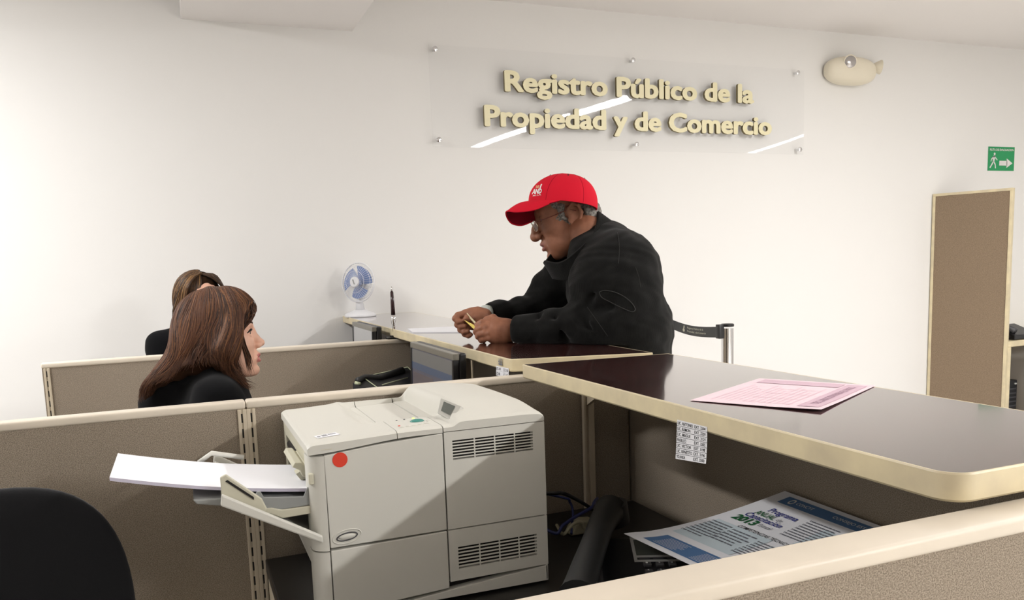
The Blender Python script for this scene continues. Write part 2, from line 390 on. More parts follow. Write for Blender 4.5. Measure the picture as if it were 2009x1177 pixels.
tag(link('tape_outline', mb, M['greyink']), 'small rectangular tape outline on the far counter edge, left of the pen', 'sticker')

# ------------------------------------------------------------------ wall sign
YW = Y1
t = thing('wall_sign', 'clear acrylic office name sign with cream raised letters on the white wall', 'sign', (2.52, YW-.03, 1.96))
SX0, SX1, SZ0, SZ1 = 1.292, 3.757, 1.968, 2.487
def plate(yoff):
    def f(u, v):
        x = SX0+(SX1-SX0)*u; z = SZ0+(SZ1-SZ0)*v
        bow = .006*math.sin(PI*u*2.0)*(1-v)**1.0 + .004*math.sin(PI*u)*v
        g_ = max(0, min(1, (u-.30)/.17))*max(0, 1-max(0, u-.47)/.50); bow += .022*g_*max(0, .32-v)*(SZ1-SZ0)
        return Vector((x, YW-.035+yoff+bow, z))
    return f
mb = MB(); a = plate(0); b = plate(.006); NU, NV = 90, 40
mb.grid(a, NU, NV); mb.grid(lambda u, v: b(1-u, v), NU, NV)
B = [(i/(NU-1), 0) for i in range(NU)]+[(1, j/(NV-1)) for j in range(NV)]+[(1-i/(NU-1), 1) for i in range(NU)]+[(0, 1-j/(NV-1)) for j in range(NV)]
for p, q in zip(B, B[1:]+B[:1]): mb.add([a(*p), b(*p), b(*q), a(*q)], [(0, 1, 2, 3)])
link('acrylic_plate', mb, M['acryl'], t, True, ang=50)
for x, z in ((1.325, 2.463), (2.51, 2.475), (3.70, 2.468), (1.325, 2.002), (2.525, 2.004), (3.722, 1.997)):
    link('standoff_screw', MB().lathe([(.008, -.03), (.008, 0), (.014, .001), (.014, .006), (.010, .009)], (x, YW-.04, z), (0, -1, 0), 16), M['chrome'], t, True, ang=40)
def sign_row(body, xa, xb, zb, size, off):
    # pen positions from prefixes of the row
    def wid(s):
        V, F = text2d(s, size, off); return max(p[0] for p in V)
    total = wid(body); V0, _ = text2d(body[0], size, off); lo = min(p[0] for p in V0)
    k = (xb-xa)/(total-lo)
    for i, ch in enumerate(body):
        if ch == ' ': continue
        V, F = text2d(ch, size, off); shift = wid(body[:i+1])-max(p[0] for p in V)
        P = [((p[0]+shift-lo)*k+xa, p[1]+zb) for p in V]
        mb = MB(); y0, y1 = YW-.055, YW-.037
        P0 = P; cnt = {}
        for f_ in F:
            for q in range(len(f_)):
                e = (f_[q], f_[(q+1) % len(f_)]); cnt[e] = 1
        for k2, (dx, dz) in enumerate([(.0076*math.cos(q_*PI/4), .0052*math.sin(q_*PI/4)) for q_ in range(8)]):
            P = [(x+dx, z+dz) for x, z in P0]; ya = y0+.00004*k2
            mb.mi = 0; mb.add([(x, ya, z) for x, z in P], [f_[::-1] for f_ in F]); mb.mi = 1
            for e in list(cnt):
                if (e[1], e[0]) not in cnt:
                    p, q = P[e[0]], P[e[1]]; mb.add([(p[0], ya, p[1]), (q[0], ya, q[1]), (q[0], y1, q[1]), (p[0], y1, p[1])], [(0, 1, 2, 3)])
        link('letter', mb, [M['gold'], M['goldside']], t)
sign_row('Registro Público de la', 1.712, 3.345, 2.268, .150, 0)
sign_row('Propiedad y de Comercio', 1.588, 3.482, 2.082, .150, 0)

# exit route sign
t = thing('exit_sign', 'small green evacuation route sign with walking figure and arrow', 'sign', (5.6, YW, 1.886))
link('plate', MB().box((5.462, YW-.004, 1.886), (5.731, YW-.0005, 2.056), .001), M['green'], t)
f = lambda u, v: Vector((5.462+.269*u, YW-.005, 1.886+.17*v))
mb = MB(); text_fit(mb, 'RUTA DE EVACUACION', f, .05, .95, .83, .92, .02)
for (ua, va), (ub, vb), w_ in [((.22, .62), (.20, .40), .035), ((.20, .40), (.13, .24), .02), ((.13, .24), (.07, .12), .018), ((.20, .40), (.27, .25), .02), ((.27, .25), (.28, .10), .018), ((.21, .60), (.12, .48), .016), ((.12, .48), (.10, .38), .014), ((.22, .60), (.30, .50), .016), ((.30, .50), (.34, .44), .014)]:
    d = Vector((ub-ua, (vb-va)*.63)); n_ = Vector((-d.y, d.x)).normalized()*w_
    mb.add([f(ua+n_.x, va+n_.y/.63), f(ua-n_.x, va-n_.y/.63), f(ub-n_.x, vb-n_.y/.63), f(ub+n_.x, vb+n_.y/.63)], [(0, 1, 2, 3)])
mb.add([f(.23+.035*math.cos(a), .70+.055*math.sin(a)) for a in [2*PI*i/12 for i in range(12)]], [tuple(range(12))])
mb.add([f(*p) for p in ((.42, .22), (.72, .22), (.72, .42), (.42, .42))], [(0, 1, 2, 3)])
mb.add([f(*p) for p in ((.70, .12), (.93, .32), (.70, .52))], [(0, 1, 2)])
link('pictogram', mb, M['whink'], t)

# emergency lamp
t = thing('emergency_lamp', 'ivory twin-head emergency lamp on the wall right of the sign', 'emergency light', (4.12, YW, 2.41))
mb = MB()
import itertools
def sup(c, r, e=3.0, nu=40, nv=20):
    def f(u, v):
        a = 2*PI*u; b = PI*(v-.5); q = lambda x: math.copysign(abs(x)**(2/e), x)
        return Vector((c[0]+r[0]*q(math.cos(a))*q(math.cos(b)), c[1]+r[1]*q(math.sin(b)), c[2]+r[2]*q(math.sin(a))*q(math.cos(b))))
    return f
mb.grid(sup((4.12, YW-.045, 2.497), (.20, .075, .088), 2.5), 48, 24); link('housing', mb, M['emer'], t, True)
for cx_, dr, z_ in ((4.05, Vector((-.35, -1, -.05)), 2.535), (4.345, Vector((.95, -.45, -.1)), 2.53)):
    dr.normalize(); c = Vector((cx_, YW-.115 if dr.x < 0 else YW-.07, z_))
    h = link('lamp_head', MB().lathe([(.012, -.05), (.028, -.03), (.042, -.004), (.045, .006), (.041, .008)], c, dr, 24), M['emer'], t, True, ang=40)
    link('lens', MB().lathe([(.040, .006), (.036, .009), (.02, .013), (.004, .015)], c, dr, 24), M['lens'], h, True)

# ------------------------------------------------------------------ tall panel, shelf unit and things at the right
A = ony(1830, 381, YW-.01); Bp = Vector((5.105, 3.80, 0)); A.z = 0
d = (Bp-A); L = d.length; d.normalize(); n_ = Vector((-d.y, d.x, 0)); n_ = n_ if n_.x > 0 else -n_
t = thing('tall_panel', 'tall free-standing fabric panel with cream frame against the wall', 'partition', A+d*(L/2))
def obox(mb, a, b, o0, o1, z0, z1, bev=0):
    xf = Matrix(((d.x, n_.x, 0, A.x), (d.y, n_.y, 0, A.y), (0, 0, 1, 0), (0, 0, 0, 1)))
    return mb.box((a, o0, z0), (b, o1, z1), bev, xf=xf)
link('fabric_panel', obox(MB(), .018, L-.018, .005, .04, .08, 1.702), M['fabric2'], t)
mb = MB(); obox(mb, 0, L, 0, .045, 1.702, 1.72, .002); obox(mb, 0, L, 0, .045, .03, .08, .002)
obox(mb, 0, .018, 0, .045, .08, 1.702, .002); obox(mb, L-.018, L, 0, .045, .08, 1.702, .002); link('frame', mb, M['edge'], t)
for a in (.04, L-.06): link('foot', obox(MB(), a, a+.02, -.0, .045, 0, .03), M['blackm'], t)
# shelf unit
t = thing('shelf_unit', 'cream shelf unit partly hidden behind the tall panel', 'shelf', (5.6, 4.0, 0))
link('top_board', MB().box((5.19, 3.86, .655), (6.3, 4.24, .695), .003), M['edge'], t)
link('side_board', MB().box((5.20, 3.86, 0), (5.235, 4.24, .655), .002), M['edge'], t)
link('side_board', MB().box((6.265, 3.86, 0), (6.3, 4.24, .655), .002), M['edge'], t)
link('back_board', MB().box((5.235, 4.20, 0), (6.265, 4.24, .655)), mat('grey_board', s2l(176, 172, 164)), t)
link('bottom_board', MB().box((5.235, 3.88, .06), (6.265, 4.20, .09)), M['edge'], t)
t = thing('desk_phone', 'dark desk phone on the shelf unit at the right edge', 'telephone', (5.5, 4.0, .696))
link('base', MB().prism([(3.88, .697), (4.12, .697), (4.12, .78), (4.05, .79), (3.88, .73)], 0, 5.29, 5.52, .006), M['black'], t)
link('handset', MB().tube([(5.32, 3.90, .755), (5.315, 3.96, .785), (5.315, 4.04, .805), (5.32, 4.1, .80)], [.022, .018, .018, .022], 12), M['dkgrey'], t, True)
t = thing('power_unit', 'black boxy device on the low shelf behind the tall panel', 'device', (5.3, 4.0, .09))
link('case', MB().box((5.245, 3.89, .0905), (5.352, 4.12, .415), .006), M['blackm'], t)
mb = MB(); [mb.box((5.25, 3.887, .2+i*.03), (5.345, 3.891, .21+i*.03)) for i in range(6)]; link('vent', mb, M['dkgrey'], t)
link('switch', MB().box((5.32, 3.884, .385), (5.34, 3.891, .395)), M['silver'], t)
t = thing('folding_stand', 'silver upright with black cap at the right edge by the shelf', 'stand', (5.37, 3.8, 0))
link('upright', MB().box((5.345, 3.79, 0), (5.372, 3.81, .648), .002), M['silver'], t)
link('cap', MB().box((5.343, 3.787, .633), (5.46, 3.812, .652), .002), M['black'], t)
link('panel', MB().box((5.385, 3.795, .05), (5.9, 3.805, .633)), mat('maroon_board', s2l(150, 70, 80)), t)
tag(link('wall_hook', MB().tube([(5.275, 4.268, .85), (5.275, 4.24, .846), (5.275, 4.232, .862)], .006, 8), M['steel'], None, True), 'small dark hook on the wall beside the tall panel', 'hook')

# ------------------------------------------------------------------ queue barrier
PB = Vector((2.60, 3.49, 0)); PB = ony(1427, 650, 3.49); PB.z = 0
t = thing('barrier_post', 'polished steel queue barrier post with black head', 'barrier post', PB)
zt = ony(1427, 636, 3.49).z
link('base', MB().lathe([(.17, 0), (.17, .012), (.10, .03), (.03, .04)], PB, n=40), M['steel'], t, True, ang=40)
link('pole', MB().lathe([(.031, .03), (.031, zt-.02)], PB, n=32), M['chrome'], t, True, ang=40)
link('head', MB().lathe([(.033, zt-.012), (.034, zt-.010), (.034, zt), (.03, zt+.003)], PB, n=32).box((PB.x-.058, PB.y-.012, zt-.072), (PB.x-.028, PB.y+.022, zt+.001), .003), M['black'], t, True, ang=40)
PW = ony(1306, 622, YW-.03)
t2 = thing('belt_wall_clip', 'black wall clip holding the end of the queue belt behind the man', 'clip', (PW.x, YW, PW.z-.05))
link('plate', MB().box((PW.x-.03, YW-.012, PW.z-.07), (PW.x+.03, YW-.001, PW.z+.012), .003), M['black'], t2)
link('catch', MB().box((PW.x-.012, YW-.045, PW.z-.065), (PW.x+.03, YW-.012, PW.z+.01), .003), M['black'], t2)
t = thing('queue_belt', 'black queue belt with small white lettering stretched beside the man', 'belt', (PB.x-.05, PB.y, zt-.06))
b0 = Vector((PW.x+.015, YW-.03, PW.z-.006)); b1 = Vector((PB.x-.056, PB.y+.005, zt-.010))
def belt(o_): return lambda u, v: b0.lerp(b1, u)+Vector((0, 0, -.020*math.sin(PI*u)-.056*(1-v)))+Vector((-.77, -.64, 0))*o_*0+Vector((-.8, -.1, 0))*o_
mb = MB(); mb.grid(belt(0), 24, 3); mb.grid(lambda u, v: belt(-.0015)(1-u, v), 24, 3); link('webbing', mb, M['blackm'], t, True)
g = belt(.0008); mb = MB()
text_fit(mb, 'Registro Público de la', g, .43, .74, .56, .82, .006); text_fit(mb, 'Propiedad y de Comercio', g, .43, .79, .22, .48, .006)
mb.add([g(.355+.022*math.cos(a), .36+.17*math.sin(a)) for a in [2*PI*i/14 for i in range(14)]], [tuple(range(14))])
mb.add([g(*p) for p in ((.345, .5), (.37, .55), (.375, .84), (.355, .84))], [(0, 1, 2, 3)])
link('lettering', mb, M['greyink'] if False else mat('dim_white_print', s2l(200, 198, 180)), t)
# ------------------------------------------------------------------ laser printer
PY = 1.44; PB2 = 1.845
def S(px, py): p = ony(px, py, PY); return (p.x, p.z)
def Zc(zx, zy): return S(540+zx/2.693, 740+zy/2.693)     # measured in the enlarged crop of the photograph
pr = thing('laser_printer', 'large light grey laser printer with open paper tray, on the black desk', 'printer', (.42, 1.64, .701))
XL, XM, XR = .207, .4335, .641; ZS = .8405; ZB = .704; ZT = 1.028
G = .0012
# inner chassis
link('chassis', MB().box((XL+.03, PY+.02, ZB+.004), (XR-.004, PB2-.004, ZT-.004)), M['slot'], pr)
# left side door
mb = MB().prism([(XL+.006, ZS+G), (XM-G, ZS+G), (XM-G, ZT+.001), (XL+.10, ZT-.006), (XL+.004, ZT-.015)], 1, PY, PY+.02, .0015)
dr = link('side_door', mb, M['prn'], pr)
c = Zc(380, 841); e = MB().lathe([(.0, .0), (.0125, .0), (.0125, .003), (.0, .003)], (0, 0, 0), (0, -1, 0), 40)
e = MB(); e.tube([(c[0]+.0185*math.cos(a), PY-.0006, c[1]+.0068*math.sin(a)+.10*.0185*math.cos(a)) for a in [2*PI*i/40 for i in range(41)]], .0012, 6, False)
link('handle_ring', e, M['dkgrey'], dr, True)
e = MB(); e.tube([(c[0]+.026*math.cos(a), PY-.0001, c[1]+.0125*math.sin(a)+.1*.026*math.cos(a)) for a in [2*PI*i/40 for i in range(41)]], .0012, 6, False)
link('handle_recess_rim', e, M['prn'], dr, True)
e = MB(); e.ball((c[0], PY, c[1]), (.016, .003, .0055), 20); link('handle_badge', e, M['prn'], dr, True)
c = Zc(342, 436); e = MB(); e.lathe([(.0135, 0), (.0135, .0006)], (c[0], PY-.0001, c[1]), (0, -1, 0), 30); link('red_dot_sticker', e, M['red'], dr)
# rounded front corner column
mb = MB(); cx_, cy_ = XL+.004, PY+.028
prof = [(cx_-.028*math.sin(a), cy_-.028*math.cos(a)) for a in [PI/2*i/8 for i in range(9)]]
poly = prof+[(cx_-.028, PY+.05), (cx_+.0, PY+.05)]
P = [(x, y) for x, y in poly]; 
b_ = MB().prism(P, 2, ZS-.003, ZT-.016, 0); link('corner_column', b_, M['prn'], pr, True, ang=30)
link('corner_latch', MB().box((.183, PY+.004, .962), (.192, PY+.018, .982), .002), M['prn2'], pr)
b_ = MB().prism(P, 2, ZB, ZS-.006, 0); link('lower_corner_column', b_, M['prn'], pr, True, ang=30)
# lower left side panel + base
link('lower_side_panel', MB().prism([(XL+.006, ZB+.012), (XM-G, ZB+.012+.01), (XM-G, ZS-G), (XL+.006, ZS-.004)], 1, PY, PY+.02, .0015), M['prn'], pr)
# vented panels
def vent_panel(name, poly_box, va, vb, rows=7, cols=4):
    x0, x1, z0, z1 = poly_box; (u0, u1, w0, w1) = va
    mb = MB()
    mb.box((x0, PY, z0), (u0, PY+.02, z1)).box((u1, PY, z0), (x1, PY+.02, z1)).box((u0, PY, z0), (u1, PY+.02, w0)).box((u0, PY, w1), (u1, PY+.02, z1))
    p = link(name, mb, M['prn'], pr)
    h = (w1-w0)/(rows*2-1); g = MB()
    for i in range(rows-1): g.box((u0, PY+.0004, w0+h*(2*i+1.1)), (u1, PY+.002, w0+h*(2*i+1.9)))
    for i in range(1, cols): x = u0+(u1-u0)*i/cols+.003; g.box((x-.0012, PY+.0006, w0), (x+.0012, PY+.002, w1))
    link('vent_grille', g, M['prn'], p); link('vent_shade_plate', MB().box((u0, PY+.012, w0), (u1, PY+.018, w1)), M['slot'], p)  # black backing plate paints the shade behind the grille
    return p
a = Zc(935, 338); b = Zc(1363, 384)
vent_panel('rear_side_panel', (XM+G, XR, ZS+G, ZT+.002), (a[0], b[0], b[1], a[1]+.001), None)
a = Zc(966, 900); b = Zc(1385, 941)
vent_panel('lower_rear_panel', (XM+G, XR, ZB+.034, ZS-G), (a[0], b[0], b[1]+.001, a[1]+.001), None)
link('base_skirt', MB().prism([(XL+.05, ZB+.004), (XR, ZB), (XR, ZB+.032), (XM+.01, ZB+.018), (XL+.12, ZB+.009)], 1, PY+.001, PY+.02, .001), M['prn'], pr)
link('rear_panel', MB().box((XR-.006, PY+.001, ZB+.002), (XR, PB2, ZT+.001), .002), M['prn'], pr)
link('rear_cover', MB().prism([(XR, .84), (XR+.04, .845), (XR+.042, .77), (XR+.03, .745), (XR, .735)], 1, PY+.10, PY+.14, .003), mat('translucent_beige_plastic', s2l(170, 168, 148), .4), pr)
# front face below the tray, curved, seen obliquely
mb = MB().prism([(XL-.012, ZS-.004), (XL-.016, .815), (XL-.012, .77), (XL+.004, .73), (XL+.022, ZB+.004), (XL+.05, ZB), (XL+.05, ZS-.004)], 1, PY+.034, PB2-.002, 0)
link('front_tray_face', mb, M['prn'], pr, True, ang=50)
# upper front face around the feed opening
mb = MB().box((XL-.020, PY+.05, .985), (XL+.02, PB2, ZT-.012), .002).box((XL-.020, PB2-.03, ZS), (XL+.02, PB2, .99), .002)
link('front_face_frame', mb, M['prn2'], pr)
link('feed_shade_plate', MB().box((XL+.012, PY+.05, ZS), (XL+.02, PB2-.03, .985)), M['slot'], pr)  # black plate paints the shade inside the feed opening
mb = MB().tube([(XL-.012, PY+.07, .968), (XL-.012, PB2-.05, .968)], .009, 12); link('feed_roller', mb, M['black'], pr, True)
mb = MB()
pts = [(XL-.045, .985), (XL-.040, .993), (XL-.028, .992), (XL-.022, .984), (XL-.012, .990), (XL, .992), (XL, .975), (XL-.010, .966), (XL-.02, .962), (XL-.028, .966), (XL-.032, .978)]
mb.prism(pts, 1, PY+.06, PY+.20, .0015); mb.prism([(XL-.035, .962), (XL-.020, .970), (XL-.015, .950), (XL-.026, .948)], 1, PY+.1, PY+.13, .001)
link('feed_flap', mb, M['prn2'], pr)
# ---- top
def smooth01(x): x = max(0, min(1, x)); return x*x*(3-2*x)
def ztop(x, y):
    v = (y-PY)/(PB2-PY)
    base = 1.037 + .006*smooth01((x-.18)/.2)
    hump = .024*smooth01((x-.455)/.03)*(1-.55*smooth01((x-.52)/.12))*smooth01(v/.35+.12)*(.72+.28*math.sin(PI*min(1, v*.9+.1)))
    z = base + .008*smooth01((x-.45)/.02)*(1-smooth01((x-.6)/.05)*.3) + hump*.95
    # output bin: floor falls towards the hump
    inx = smooth01((x-.29)/.03)*(1-smooth01((x-.452)/.02)); iny = smooth01((v-.27)/.10)*(1-smooth01((v-.95)/.04))
    z -= inx*iny*(.002+.036*max(0, (x-.29)/.155)**.8)
    edge = min(1, min(v, 1-v)/.03); z -= .004*(1-edge)**2
    z -= .006*(max(0, 1-(x-.183)/.012))**2 if x < .195 else 0
    z -= .006*(max(0, (x-(XR-.012))/.012))**2
    # raised lip over the lid
    lip = math.exp(-((x-.305-.05*(1-v))/.012)**2)*smooth01((v-.25)/.2)*(1-smooth01((v-.97)/.03))
    return z + .004*lip
def top_part(name, xa, xb, nx, m=M['prn'], zlow=1.021, ya=PY, yb=PB2, slope=None):
    ny = 60; mb = MB()
    zl = slope or (lambda x: zlow)
    mb.grid(lambda u, v: Vector((xa+(xb-xa)*u, ya+(yb-ya)*v, ztop(xa+(xb-xa)*u, ya+(yb-ya)*v))), nx, ny)
    for y, s_ in ((ya, 1), (yb, -1)):
        mb.grid(lambda u, v: Vector((xa+(xb-xa)*(u if s_ > 0 else 1-u), y, zl(xa+(xb-xa)*(u if s_ > 0 else 1-u))*(1-v)+v*ztop(xa+(xb-xa)*(u if s_ > 0 else 1-u), y))), nx, 2)
    for x, s_ in ((xa, -1), (xb, 1)):
        mb.grid(lambda u, v: Vector((x, ya+(yb-ya)*(u if s_ > 0 else 1-u), zl(x)*(1-v)+v*ztop(x, ya+(yb-ya)*u if s_ > 0 else ya+(yb-ya)*(1-u)))), ny, 2)
    mb.add([(xa, ya, zl(xa)), (xb, ya, zl(xb)), (xb, yb, zl(xb)), (xa, yb, zl(xa))], [(3, 2, 1, 0)])
    return link(name, mb, m, pr, True, ang=35)
lowl = lambda x: 1.0165+.0135*smooth01((x-.183)/.2)
top_part('front_lid', .183, .345, 46, slope=lowl)
cp = top_part('control_panel', .3465, .4325, 26, slope=lowl)
top_part('rear_top_cover', .4345, XR, 50, slope=lambda x: ZT+.0035)
# lid label
q = [Vector((x, y, ztop(x, y)+.0006)) for x, y in ((.208, 1.478), (.250, 1.486), (.246, 1.512), (.204, 1.503))]
lb = link('asset_label', MB().add(q, [(0, 1, 2, 3)]), M['paper'], pr, label='white label with bar code')
f = quadfn(*[p+Vector((0, 0, .0005)) for p in q]); mb = MB()
for i in range(11): patch(mb, f, .28+.022*i, .28+.022*i+.006+.006*(i % 3 == 0), .25, .85)
text_fit(mb, 'C3704', f, .58, .92, .5, .75, .02); text_fit(mb, '4081', f, .05, .2, .3, .6, .02)
link('bar_code', mb, M['ink'], lb)
link('lid_mark', MB().box((.207, PY-.0005, 1.0235), (.226, PY+.001, 1.0245)), M['prn2'], pr)
# buttons
def onpanel(x, y, r, m, nm='button', rx=1.):
    mb = MB(); mb.ball((x, y, ztop(x, y)+.0005), (r*rx, r, r*.45), 14); return link(nm, mb, m, cp, True)
onpanel(.4035, 1.512, .0095, M['teal'], 'select_button', 1.5)
for x, y in ((.362, 1.470), (.375, 1.472), (.388, 1.474), (.401, 1.478), (.414, 1.484), (.425, 1.505)): onpanel(x, y, .0042, M['prn'], 'button', 1.3)
onpanel(.405, 1.545, .003, mat('lit_green_led', (.6, .9, .1), .4, emit=(.75, 1, .2), estr=1.2), 'ready_led')
onpanel(.386, 1.543, .002, M['dkgrey'], 'data_led'); onpanel(.370, 1.540, .002, M['dkgrey'], 'data_led'); onpanel(.361, 1.485, .0025, M['red'], 'cancel_mark')
# lcd pod
pod = MB()
a_ = [ony(857, 810, 1.525), ony(885, 826, 1.470), ony(904, 796, 1.495), ony(864, 780, 1.575)]
b_ = [p+Vector((.026, .004, -.018)) for p in a_]; b_[2] = a_[2]+Vector((.012, .004, -.010)); b_[3] = a_[3]+Vector((.02, .01, -.02))
bm_ = bmesh.new(); va = [bm_.verts.new(p) for p in a_]; vb = [bm_.verts.new(p) for p in b_]
bm_.faces.new(va[::-1]); bm_.faces.new(vb)
for i in range(4): bm_.faces.new((va[i], va[(i+1) % 4], vb[(i+1) % 4], vb[i]))
bmesh.ops.recalc_face_normals(bm_, faces=bm_.faces); bmesh.ops.bevel(bm_, geom=list(bm_.edges), offset=.0025, segments=3, profile=.5, affect='EDGES')
pod.bm(bm_); pd = link('display_pod', pod, mat('pod_grey_plastic', s2l(178, 176, 168), .4), pr, True, ang=50)
f = quadfn(*a_); n_ = (a_[1]-a_[0]).cross(a_[3]-a_[0]).normalized(); n_ = n_ if n_.x < 0 else -n_
n_ = -n_ if n_.dot(-ray(880, 800)) < 0 else n_
g = lambda u, v: f(u, v)+n_*.0008
# f: u from low to high edge at front; v from front to back
link('display_screen', patch(MB(), g, .22, .80, .24, .84), M['lcd'], pd)
# ---- paper tray
tx0, tz0 = .200, .862; tx1, tz1 = S(436, 985)[0], .958
def tr(s, lift=0): return (tx0+(tx1-tx0)*s, tz0+(tz1-tz0)*s+lift)
mb = MB()
mb.prism([tr(0, -.008), tr(0, .006), tr(1, .010), tr(1.02, -.012)], 1, PY-.004, PY+.006, .003)
mb.prism([tr(0, -.008), tr(0, -.004), tr(1, -.004), tr(1.0, -.010)], 1, PY+.002, PB2-.06, .001)
mb.prism([tr(0, -.008), tr(0, .006), tr(1, .010), tr(1.02, -.012)], 1, PB2-.07, PB2-.06, .003)
td = link('tray_door', mb, M['prn'], pr)
mb = MB(); p0 = Vector((tr(.98)[0], 0, tr(.98)[1]+.030)); p1 = Vector((tr(.55)[0], 0, tr(.55)[1]+.035))
mb.prism([tr(1.0, .004), tr(1.0, .036), tr(.94, .046), tr(.6, .028), tr(.55, .012), tr(.58, .004)], 1, PY+.012, PY+.018, .002)
link('tray_arm', mb, M['prn2'], pr)
link('arm_slot', MB().prism([tr(.93, .037), tr(.95, .033), tr(.68, .020), tr(.68, .025)], 1, PY+.0105, PY+.0125), M['slot'], pr)  # black plate in place of a cut, shaded slot
mb = MB().prism([(.205, .920), (.205, .906), (.135, .904), (.118, .914), (.065, .922), (.065, .930), (.118, .926), (.135, .920)], 1, PY+.02, PY+.034, .002)
link('tray_slide', mb, M['prn2'], pr)
def guide(xa, xb, z0, y):
    return MB().prism([(xa, z0), (xa+.02, z0+.030), (xa+.026, z0+.030), (xa+.031, z0+.018), (xb-.024, z0+.010), (xb-.016, z0+.026), (xb-.010, z0+.026), (xb, z0+.004), (xb, z0-.006), (xa, z0-.010)], 1, y, y+.004, .001)
link('paper_guide', guide(.075, .198, .928, PY+.022), M['prng'], pr); link('paper_guide', guide(.075, .198, .928, PY+.235), M['prng'], pr)
mb = MB(); mb.prism([(.198, .932), (.198, .922), (.03, .940), (-.005, .948), (-.01, .956), (.03, .953)], 1, PY+.03, PY+.24, .002)
link('tray_extension', mb, M['prng'], pr)
link('stray_support', MB().tube([(.005, PY+.252, .972), (.03, PY+.252, .988), (.09, PY+.252, .972)], .005, 8), M['prn'], pr, True)
# the paper stack, resting on the tray
def stk(u, v):
    x = .196-.332*u; z = .9415+.050*u+.012*u*u-.004*math.sin(PI*u)
    return Vector((x, PY+.035+.01*u+.20*v, z))
ps = MB(); th = .006
ps.grid(lambda u, v: stk(u, v)+Vector((0, 0, th)), 24, 6); N1 = len(ps.f); ps.mi = 1
ps.grid(lambda u, v: stk(1-u, v), 24, 6)
for v_, s_ in ((0, 1), (1, 0)): ps.grid(lambda u, v: stk(u if s_ else 1-u, v_)+Vector((0, 0, th*v)), 24, 2)
for u_ in (0, 1): ps.grid(lambda a, v: stk(u_, a)+Vector((0, 0, th*v)), 6, 2)
b_ = bmesh.new(); 
o = link('paper_stack', ps, [M['paper'], M['papere']], None, True, ang=40); tag(o, 'stack of blank white paper loaded in the open printer tray', 'paper')

# ------------------------------------------------------------------ cables behind the printer
def cable(pts, r, m, lab):
    P = [Vector(p) for p in pts]; out = []
    for i in range(len(P)-1):
        a, b, c, d = P[max(i-1, 0)], P[i], P[i+1], P[min(i+2, len(P)-1)]
        for k in range(8):
            t = k/8; out.append(.5*((2*b)+(c-a)*t+(2*a-5*b+4*c-d)*t*t+(-a+3*b-3*c+d)*t**3))
    out.append(P[-1]); tag(link('cable', MB().tube(out, r, 8), m, None, True), lab, 'cable')
q = lambda x, y, Y=1.72: ony(x, y, Y-.10)
cable([(.645, 1.76, .80), q(1078, 968, 1.76), q(1105, 968, 1.76), q(1135, 982, 1.77), q(1160, 998, 1.80), q(1175, 1012, 1.845)], .0045, M['cable'], 'thick black cable arching out behind the printer')
cable([(.645, 1.70, .80), q(1082, 1044), q(1105, 1030), q(1130, 1013, 1.74), q(1160, 996, 1.76), q(1166, 985, 1.80), q(1172, 978, 1.84)], .004, M['cblue'], 'blue network cable rising from behind the printer')
cable([(.648, 1.79, .82), q(1100, 975, 1.8), q(1118, 985, 1.8), q(1124, 1005, 1.79), q(1122, 1030, 1.78), (.80, 1.66, .708)], .003, M['cblue'], 'thin dark blue cable looping down behind the printer')
cable([(.80, 1.74, .706), q(1105, 1048), q(1125, 1028), q(1140, 1025), q(1150, 1040), (.86, 1.60, .709)], .004, M['cwht'], 'short beige cable loop on the desk behind the printer')
tag(link('plug', MB().prism([(.80, .702), (.88, .702), (.865, .73), (.82, .735)], 1, 1.66, 1.70, .004), M['cwht'], None), 'beige plug lying on the desk behind the printer', 'plug')

